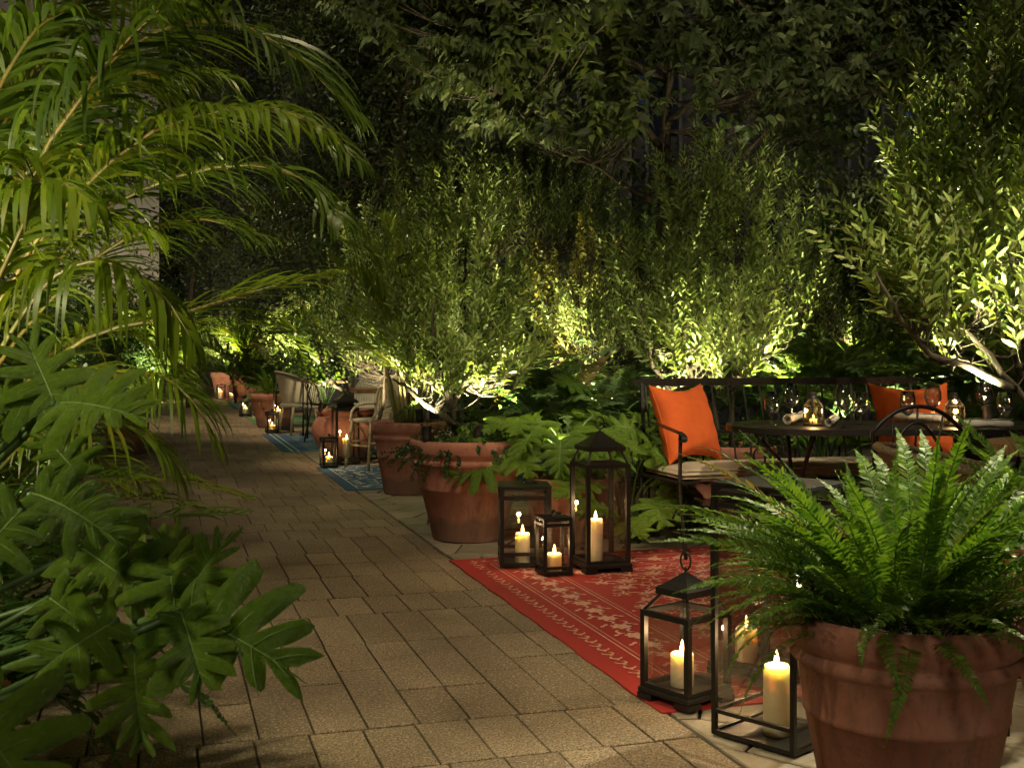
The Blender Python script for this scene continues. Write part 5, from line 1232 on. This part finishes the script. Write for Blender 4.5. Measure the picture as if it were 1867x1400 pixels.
philodendron('dark lobed leaf plant rising from the pot behind the three lanterns', (.33, 6.78, .34), 19, .26, .50, .42, 1, PH)
philodendron('tall lobed leaf plant between the ferns and the bench rail', (.62, 7.65, .3), 16, .25, .45, .65, 17, PH)
philodendron('lobed leaf plant hanging over the rim of the olive pot', (.02, 6.95, .42), 9, .27, .34, .36, 7, PH, az=(3.4, 5.6))
philodendron('tall lobed leaf plant behind the wide roofed lantern', (.72, 7.35, .12), 17, .27, .5, .75, 2, PH)
philodendron('lobed leaf plant beside the left end of the bench', (.66, 6.75, .0), 10, .24, .42, .55, 3, PH, az=(4.0, 7.0))
philodendron('lobed leaf plant behind the middle of the bench', (2.3, 8.5, .2), 15, .26, .6, .8, 4, PH)
philodendron('lobed leaf plant far right behind the table', (3.7, 7.9, .2), 15, .26, .6, .85, 5, PH)
philodendron('lobed leaf plant low under the iron bench', (1.35, 6.95, .0), 7, .17, .28, .3, 6, PH)
FN = 'pale ferns behind the lanterns'
fern('tree_fern', 'pale broad fern above the pot of lobed leaves', 'fern', (.25, 7.45, .62), 30, 'fernp', 1.05, 71, FN)
fern('tree_fern', 'pale broad fern left of the bench rail', 'fern', (.75, 7.8, .68), 28, 'fernp', 1.0, 72, FN)
fern('tree_fern', 'pale fern rising highest behind the lanterns', 'fern', (.20, 7.8, .80), 18, 'fernp', 1.05, 73, FN, protos=[0, 1])
fern('tree_fern', 'broad fern between the olive pot and the lanterns', 'fern', (-.02, 7.45, .55), 22, 'fernp', .9, 74, FN)
for i, (px, py, Z, n, s, k, lb) in enumerate([(1480, 700, 8.3, 18, 1.0, 'fernp', 'fern behind the bench rail, between the olive and the small palms'), (1640, 720, 7.9, 22, 1.2, 'fernp', 'fern directly behind the right pillow'), (1760, 740, 7.6, 22, 1.2, 'fern', 'glossy fern right of the right pillow'), (1560, 740, 8.0, 18, 1., 'fernd', 'dark fern low behind the bench bars'), (1230, 760, 8.3, 18, 1., 'fernd', 'dark fern low behind the left pillow'), (1420, 740, 8.2, 18, 1., 'fernd', 'dark fern behind the left table lantern')]):
    fern('garden_fern', lb, 'fern', P(px, py, Z), n, k, s, 80 + i, 'ferns behind the bench', .1)
def small_palm(label, base, n, L, seed, leafl=.26, el=(.5, 1.25), group='small palms behind the bench', m_=None, az=(0, 6.28), wd=.024):
    rg = random.Random(seed); root = thing('kentia_palm', label, 'palm', base, 0, group); base = Vector(base)
    for i in range(n):
        a = az[0] + (az[1] - az[0]) * ((i * .618) % 1); e = rg.uniform(*el); o_ = Vector((math.cos(a), math.sin(a), 0)); l = L * rg.uniform(.75, 1.1)
        p1 = base + o_ * l * .3 * math.cos(e) + Vector((0, 0, l * .4 * math.sin(e) + .05)); p2 = base + o_ * l * .7 * math.cos(e) + Vector((0, 0, l * .7 * math.sin(e))); p3 = base + o_ * l * (math.cos(e) * 1. + .1) + Vector((0, 0, l * (.75 * math.sin(e)) - .02))
        frond_part(root, [base, p1, p2, p3], 20, leafl, wd, m_ or M['palmd'], M['stem'], droop=.25, ang=1.0, fold=.3, seed=seed * 50 + i, start=.25, r=.005)
small_palm('dark small palm behind the middle of the bench rail', P(1540, 760, 8.1), 11, .75, 3)
small_palm('dark small palm behind the right end of the bench', P(1625, 745, 8.4), 10, .75, 4)
small_palm('dark palm behind the uplit olive on its right', P(1490, 700, 9.0), 10, .9, 5)
small_palm('small palm between the pale ferns and the olive pot', P(890, 745, 7.5), 13, .7, 6, .22)
for i, (px, py, Z, s, lb) in enumerate([(1000, 720, 9.0, 1.2, 'dark fern far behind the pale ferns'), (1110, 700, 9.2, 1.2, 'dark fern under the yellow leaved shrub'), (900, 730, 9.0, 1.2, 'dark fern behind the trunk of the potted olive'), (1200, 715, 9.0, 1.3, 'dark fern under the widest olive tree'), (1420, 715, 9.2, 1.3, 'dark fern right of the widest olive trunk'), (1700, 700, 9.2, 1.4, 'dark fern behind the bright right pillow fern')]):
    fern('garden_fern', lb, 'fern', P(px, py, Z), 34, 'fernp' if i % 2 else 'fernd', s * 1.25, 120 + i, 'dark ferns further back', .2, stalks=False)
small_palm('large lit palm at the far left end of the path', P(262, 725, 27), 16, 3.0, 31, .8, (.6, 1.35), 'palms at the far end of the path', M['palm'], wd=.07)
small_palm('broad palm over the far right lanterns', P(470, 740, 24), 16, 2.3, 32, .7, (.6, 1.35), 'palms at the far end of the path', M['palm'], wd=.06)
small_palm('feathery palm behind the round urn', P(590, 750, 14.2), 14, 1.7, 33, .5, (.6, 1.35), 'palms at the far end of the path', M['palm'], wd=.035)
uplight('added uplight at the foot of the large far left palm', P(285, 728, 25.6), P(265, 560, 27), 500, 110)  # added lamp to brighten the palm at the path end
small_palm('palm at the right edge behind the table', P(1850, 760, 7.4), 11, .9, 7)
def shrub(label, px, py, Z, blobs, n, tl, ls, wr, m_, seed, group=None, **k):
    base = P(px, py, Z); woody('garden_shrub', label, 'shrub', base, [[base, base + Vector((.05, 0, .3)), P(*[sum(b_[i] for b_ in blobs) / len(blobs) for i in (0, 1)], Z)]], [bl(b_[0], b_[1], Z, b_[2], b_[2], b_[3], 1) for b_ in blobs], n, tl, .03, ls, wr, m_, M['bark'], seed, group, 'lens', trunk_r=.02, tr2=.003, **k)
shrub('dark glossy shrub with whorls of narrow leaves above the small palms', 1560, 770, 9.2, [(1540, 500, .35, .4), (1600, 560, .35, .35), (1520, 600, .3, .25), (1640, 480, .3, .35), (1580, 640, .4, .25)], 210, .22, .11, .26, M['shrub'], 91)
shrub('yellow leaved shrub left of the widest olive tree', 1085, 800, 8.9, [(1080, 500, .25, .3), (1060, 590, .3, .3), (1090, 650, .2, .15), (1030, 670, .2, .12), (1010, 560, .2, .25)], 150, .30, .055, .45, M['yellow'], 92)
shrub('grey green willowy shrub behind the potted olive', 960, 800, 9.6, [(980, 430, .35, .35), (920, 560, .35, .4), (1040, 420, .3, .3), (900, 420, .25, .3)], 150, .45, .075, .2, M['olive'], 93)
shrub('dark green climber shrub left of the widest olive', 1130, 800, 9.3, [(1150, 460, .25, .4), (1130, 600, .3, .4), (1120, 700, .3, .25)], 130, .25, .06, .5, M['ivy'], 94)
shrub('feathery upright shrub between the widest and the nearest olive', 1520, 790, 8.7, [(1500, 640, .3, .15), (1570, 670, .35, .12), (1620, 640, .3, .2), (1480, 570, .2, .25)], 190, .42, .065, .22, M['olive'], 97)
shrub('feathery upright shrub left of the bench rail', 1120, 790, 8.6, [(1110, 660, .25, .15), (1070, 620, .25, .2), (1150, 640, .25, .2)], 120, .42, .06, .22, M['olive'], 98)
shrub('low fine leaved shrub behind the potted palm', 690, 770, 10.6, [(690, 660, .4, .2), (650, 600, .4, .35), (740, 560, .4, .4), (700, 480, .4, .4)], 300, .4, .075, .26, M['olive'], 99)
uplight('added uplight at the foot of the feathery right shrub', P(1530, 775, 8.1), P(1540, 520, 8.9), 150, 100, spike=.25)  # added lamp to fill the dark gap between the olives
uplight('uplight at the foot of the feathery shrub by the rail', P(1100, 775, 8.1), P(1100, 520, 8.7), 80, 100, spike=.25)
shrub('leafy shrub behind the nearest olive tree', 1760, 820, 8.6, [(1760, 560, .5, .4), (1850, 600, .5, .4), (1700, 660, .4, .25), (1820, 440, .5, .4)], 190, .28, .10, .3, M['shrub'], 95)
shrub('dark shrub above the far potted palm', 900, 800, 11, [(860, 420, .5, .4), (800, 380, .5, .35), (900, 330, .5, .3), (1000, 380, .5, .4)], 170, .35, .085, .4, M['olive_dark'], 96)
uplight('uplight on a spike in the pot of lobed leaves', (.30, 6.62, .52), P(960, 640, 7.3), 22, 120, spike=.16)
uplight('uplight behind the pale ferns', P(1082, 745, 7.7), P(1090, 500, 8.6), 70, 100, spike=.3)
uplight('uplight low behind the right pillow', P(1655, 715, 7.75), P(1620, 500, 9), 110, 110, spike=.4)
uplight('uplight behind the willowy shrub', P(930, 760, 8.3), P(960, 440, 9.4), 320, 100, spike=.3)
uplight('uplight far back below the dark shrub', P(700, 740, 13.2), P(640, 420, 16), 500, 100, spike=.4)

# ------------------------------------------------------------------ the big fern and its neighbours (right foreground)
fern('boston_fern', 'lush arching fern filling the large pot in the right foreground', 'fern', (.953, 2.80, .455), 215, 'fern', 1.0, 101, None, .19, dome=True)
fern('boston_fern', 'fern with hanging fronds in the pot at the right edge', 'fern', (1.80, 3.72, .48), 60, 'fern', .95, 102, None, .14, dome=True)
fern('boston_fern', 'dark fern hanging over the pot in the bottom left corner', 'fern', (-1.31, 2.55, .40), 80, 'fernd', 1.15, 103, None, .12)
uplight('uplight between the two fern pots at the right', (1.42, 3.30, .34), (1.1, 2.9, .95), 11, 110, spike=.3, col=(1, .95, .75))
added_lamp('added unseen lamp over the big fern', (2.3, 4.6, 3.4), (1.1, 2.9, .7), 620, 34, (1, .90, .60), .04)  # added lamp out of view, brightens the fern fronds

# ------------------------------------------------------------------ left foreground: palms and lobed leaves
uplight('added uplight washing the stone building', (-15.5, 38.6, .5), (-15.2, 42, 9), 900, 130)  # added lamp, put in to lighten the wall behind the palms
PF = 'arching palms at the left of the path'
pal = thing('areca_palm', 'large arching palm leaning over the path from the left', 'palm', (-1.75, 3.4, 0), 0, PF)
rg = random.Random(4); cm = MB()
for i in range(9):
    a = rg.uniform(0, 6.28); r = rg.uniform(.03, .2); b0 = Vector((-1.75 + math.cos(a) * r, 3.4 + math.sin(a) * r, 0)); e = b0 + Vector((math.cos(a) * .12, math.sin(a) * .12, rg.uniform(.8, 1.25))); cm.tube([b0, (b0 + e) / 2 + Vector((.02, 0, 0)), e], [.022, .018, .012], 8)
wpart('cane', cm, M['cane'], pal)
FR = [  # control points (px, py, Z), pairs, leaflet, width, droop, material
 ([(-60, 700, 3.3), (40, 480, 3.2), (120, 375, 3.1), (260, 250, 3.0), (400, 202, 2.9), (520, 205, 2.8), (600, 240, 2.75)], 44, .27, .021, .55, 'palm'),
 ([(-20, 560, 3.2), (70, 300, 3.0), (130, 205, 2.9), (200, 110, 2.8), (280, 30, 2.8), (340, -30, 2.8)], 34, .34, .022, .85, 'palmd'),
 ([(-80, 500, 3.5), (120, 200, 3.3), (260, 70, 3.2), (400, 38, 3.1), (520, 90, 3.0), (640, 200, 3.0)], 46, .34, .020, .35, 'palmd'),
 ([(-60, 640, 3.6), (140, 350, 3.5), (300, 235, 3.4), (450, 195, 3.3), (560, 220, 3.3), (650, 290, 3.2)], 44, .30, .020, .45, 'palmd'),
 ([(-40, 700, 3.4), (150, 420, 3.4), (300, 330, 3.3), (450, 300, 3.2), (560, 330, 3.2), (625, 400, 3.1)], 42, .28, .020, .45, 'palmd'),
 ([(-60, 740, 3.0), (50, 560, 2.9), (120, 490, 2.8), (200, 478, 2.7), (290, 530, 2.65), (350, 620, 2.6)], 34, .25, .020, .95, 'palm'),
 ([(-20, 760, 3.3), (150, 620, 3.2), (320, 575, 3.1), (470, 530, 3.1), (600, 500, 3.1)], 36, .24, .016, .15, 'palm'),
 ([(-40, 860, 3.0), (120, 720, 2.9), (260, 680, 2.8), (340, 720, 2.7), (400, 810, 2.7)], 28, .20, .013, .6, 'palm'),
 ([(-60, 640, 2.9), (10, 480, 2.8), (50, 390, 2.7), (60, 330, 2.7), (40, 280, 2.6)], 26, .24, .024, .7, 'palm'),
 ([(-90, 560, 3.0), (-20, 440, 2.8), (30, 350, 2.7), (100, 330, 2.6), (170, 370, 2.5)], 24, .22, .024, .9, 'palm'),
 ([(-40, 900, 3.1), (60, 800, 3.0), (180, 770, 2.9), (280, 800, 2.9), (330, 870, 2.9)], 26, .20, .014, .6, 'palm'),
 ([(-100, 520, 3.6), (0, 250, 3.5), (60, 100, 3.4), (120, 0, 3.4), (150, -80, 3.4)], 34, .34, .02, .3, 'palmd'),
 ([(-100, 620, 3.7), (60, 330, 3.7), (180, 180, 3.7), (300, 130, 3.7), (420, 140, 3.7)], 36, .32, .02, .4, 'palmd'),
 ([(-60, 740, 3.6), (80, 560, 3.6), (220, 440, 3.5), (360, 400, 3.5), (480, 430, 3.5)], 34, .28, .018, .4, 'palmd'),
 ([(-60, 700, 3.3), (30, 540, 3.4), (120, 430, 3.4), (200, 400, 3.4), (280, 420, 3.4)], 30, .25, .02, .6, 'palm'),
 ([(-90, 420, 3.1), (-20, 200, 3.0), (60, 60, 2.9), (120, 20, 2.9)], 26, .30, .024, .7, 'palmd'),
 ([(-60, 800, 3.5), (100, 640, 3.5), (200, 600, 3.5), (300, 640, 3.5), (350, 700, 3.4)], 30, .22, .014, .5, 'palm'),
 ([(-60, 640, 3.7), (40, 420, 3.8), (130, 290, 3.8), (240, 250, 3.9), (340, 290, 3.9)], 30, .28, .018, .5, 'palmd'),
]
rg = random.Random(77)
for k in range(13):
    x1 = rg.uniform(-30, 90); y1 = rg.uniform(90, 420); x2 = x1 + rg.uniform(70, 150); y2 = y1 - rg.uniform(60, 190); x3 = x2 + rg.uniform(70, 130); y3 = y2 - rg.uniform(-20, 90); Zf = rg.uniform(3.3, 4.1)
    FR.append(([(-90, 620, Zf), (x1, y1, Zf), (x2, y2, Zf), (x3, y3, Zf), (x3 + rg.uniform(50, 110), y3 + rg.uniform(-10, 70), Zf)], 34, .30, .017, rg.uniform(.3, .8), 'palmd' if k % 3 else 'palm'))
for i, (c_, n, ll, wd, dr, mt_) in enumerate(FR):
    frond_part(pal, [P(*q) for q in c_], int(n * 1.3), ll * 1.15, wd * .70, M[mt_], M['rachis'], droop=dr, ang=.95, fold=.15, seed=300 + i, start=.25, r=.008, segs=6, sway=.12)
pal = thing('areca_palm', 'smaller palm low behind the large lobed leaves on the left', 'palm', (-2.2, 4.6, 0), 0, PF)
rg = random.Random(14)
for i in range(20):
    a = rg.uniform(-1.9, 1.2); e = rg.uniform(.5, 1.3); L = rg.uniform(.9, 1.4); o_ = Vector((math.cos(a), math.sin(a), 0)); b0 = Vector((-2.2, 4.6, rg.uniform(.1, .7)))
    frond_part(pal, [b0, b0 + o_ * L * .3 * math.cos(e) + Vector((0, 0, L * .45 * math.sin(e))), b0 + o_ * L * .75 * math.cos(e) + Vector((0, 0, L * .65 * math.sin(e))), b0 + o_ * L * (math.cos(e) + .15) + Vector((0, 0, L * .5 * math.sin(e)))], 30, .24, .016, M['palm' if i % 2 else 'palmd'], M['rachis'], droop=.45, seed=400 + i, start=.25, r=.006)
LL_ = 'lobed leaf plants in the left foreground'
ph = thing('philodendron', 'large lobed leaves leaning over the paving at bottom left', 'plant', (-1.35, 1.9, 0), 0, LL_)
small_palm('narrow leaved palm between the large lobed leaves and the path', (-1.75, 3.3, .25), 16, .95, 21, .24, (.4, 1.2), 'arching palms at the left of the path', M['palmd'], (-1.6, 1.5), .013)
pm = MB()
PLV = [  # base px, tip px, Z base, Z tip, normal, size, mesh
 ((325, 1115), (540, 1190), 1.85, 1.75, (.1, -.8, .8), .215, 0), ((245, 1190), (250, 1340), 1.8, 1.72, (.2, -1, .25), .135, 1), ((330, 1110), (385, 1000), 1.95, 2.0, (-.4, -1, .3), .14, 2), ((110, 735), (390, 715), 1.9, 1.75, (0, -.75, .75), .155, 0),
 ((100, 735), (40, 590), 1.9, 1.95, (.5, -1, .2), .14, 2), ((100, 740), (-60, 700), 1.9, 1.9, (0, -.7, .7), .16, 2), ((60, 900), (290, 960), 1.75, 1.65, (.0, -.7, .8), .15, 1), ((40, 930), (-80, 1040), 1.7, 1.6, (0, -1, .4), .15, 3),
 ((320, 1110), (290, 900), 1.95, 2.05, (.3, -1, 0), .15, 0), ((215, 1130), (90, 1200), 1.8, 1.75, (0, -1, .5), .14, 2), ((200, 1060), (320, 1000), 2.1, 2.1, (0, -1, .4), .16, 3), ((-60, 1280), (30, 1420), 1.4, 1.35, (.3, -1, .3), .16, 0),
 ((330, 1115), (380, 1260), 1.8, 1.7, (.5, -1, .1), .13, 2), ((90, 1090), (180, 1150), 1.9, 1.85, (0, -.8, .7), .13, 1), ((150, 870), (60, 780), 2.1, 2.1, (0, -1, .3), .12, 1), ((150, 1000), (260, 1070), 2.0, 1.95, (0, -.8, .6), .17, 0)]
for i, (a, b_, Za, Zb, nn, sz, k) in enumerate(PLV):
    pa = P(a[0], a[1], Za); pb = P(b_[0], b_[1], Zb); leaf_at(ph, pa, pb - pa, nn, sz, k)
    ro = Vector((-1.35, 1.95, .15 + .05 * i % .3)); md = (ro + pa) / 2 + Vector((-.02, 0, .06)); pm.tube(bez([ro, md, pa], 10), [.0085 - .0003 * q for q in range(10)], 6)
wpart('stem', pm, M['stem'], ph)
philodendron('dark lobed leaf plant behind the bottom left leaves', (-1.6, 2.9, .15), 14, .19, .42, .40, 9, LL_)
LB = 'small leaved bushes along the left of the path'
cloud('leafy_bush', 'small leaved bush under the palms, nearest on the left', 'shrub', (-2.6, 5.4, 0), [((-2.7, 5.4, .7), (.7, .5, .6)), ((-2.5, 5.9, 1.1), (.6, .5, .5)), ((-3.0, 5.2, .4), (.6, .4, .4))], 9000, .045, .4, M['shrub'], M['bark'], 45, LB, 'lens')
cloud('leafy_bush', 'small leaved bush on the left near the middle of the path', 'shrub', (-4.3, 9.8, 0), [((-4.35, 9.8, .6), (.6, .8, .5)), ((-4.6, 10.5, 1.2), (.7, .8, .6)), ((-4.9, 11.6, 1.0), (.6, .8, .9))], 9000, .055, .4, M['shrub'], M['bark'], 46, LB, 'lens')
cloud('leafy_bush', 'small leaved bush far along the left of the path', 'shrub', (-6.6, 16.5, 0), [((-6.6, 16, .9), (.7, 1.2, .9)), ((-7.4, 18, 1.3), (.8, 1.5, 1.2)), ((-8.3, 21.5, 1.2), (.8, 1.8, 1.3))], 9000, .075, .4, M['shrub'], M['bark'], 47, LB, 'lens')
fern('potted_fern', 'fern in the brown pot on the left of the path', 'fern', (-4.22, 12.6, .32), 30, 'fern', .95, 55, 'ferns in the far pots', .1, stalks=False)
uplight('uplight at the foot of the large left palm', (-1.95, 3.0, .55), (-1.6, 3.3, 1.6), 80, 100, spike=.5)
uplight('uplight at the left edge below the palm crown', (-1.75, 2.75, .75), (-1.25, 3.1, 1.9), 45, 90, spike=.5)
uplight('uplight in the small leaved bush on the left', (-2.25, 5.0, .25), (-2.6, 5.5, 1.2), 80, 120)
uplight('uplight in the left bush by the middle of the path', (-4.0, 9.5, .3), (-4.5, 10.2, 1.4), 130, 120)
uplight('uplight in the far left bush', (-6.2, 15.6, .3), (-6.8, 16.6, 1.6), 220, 120)
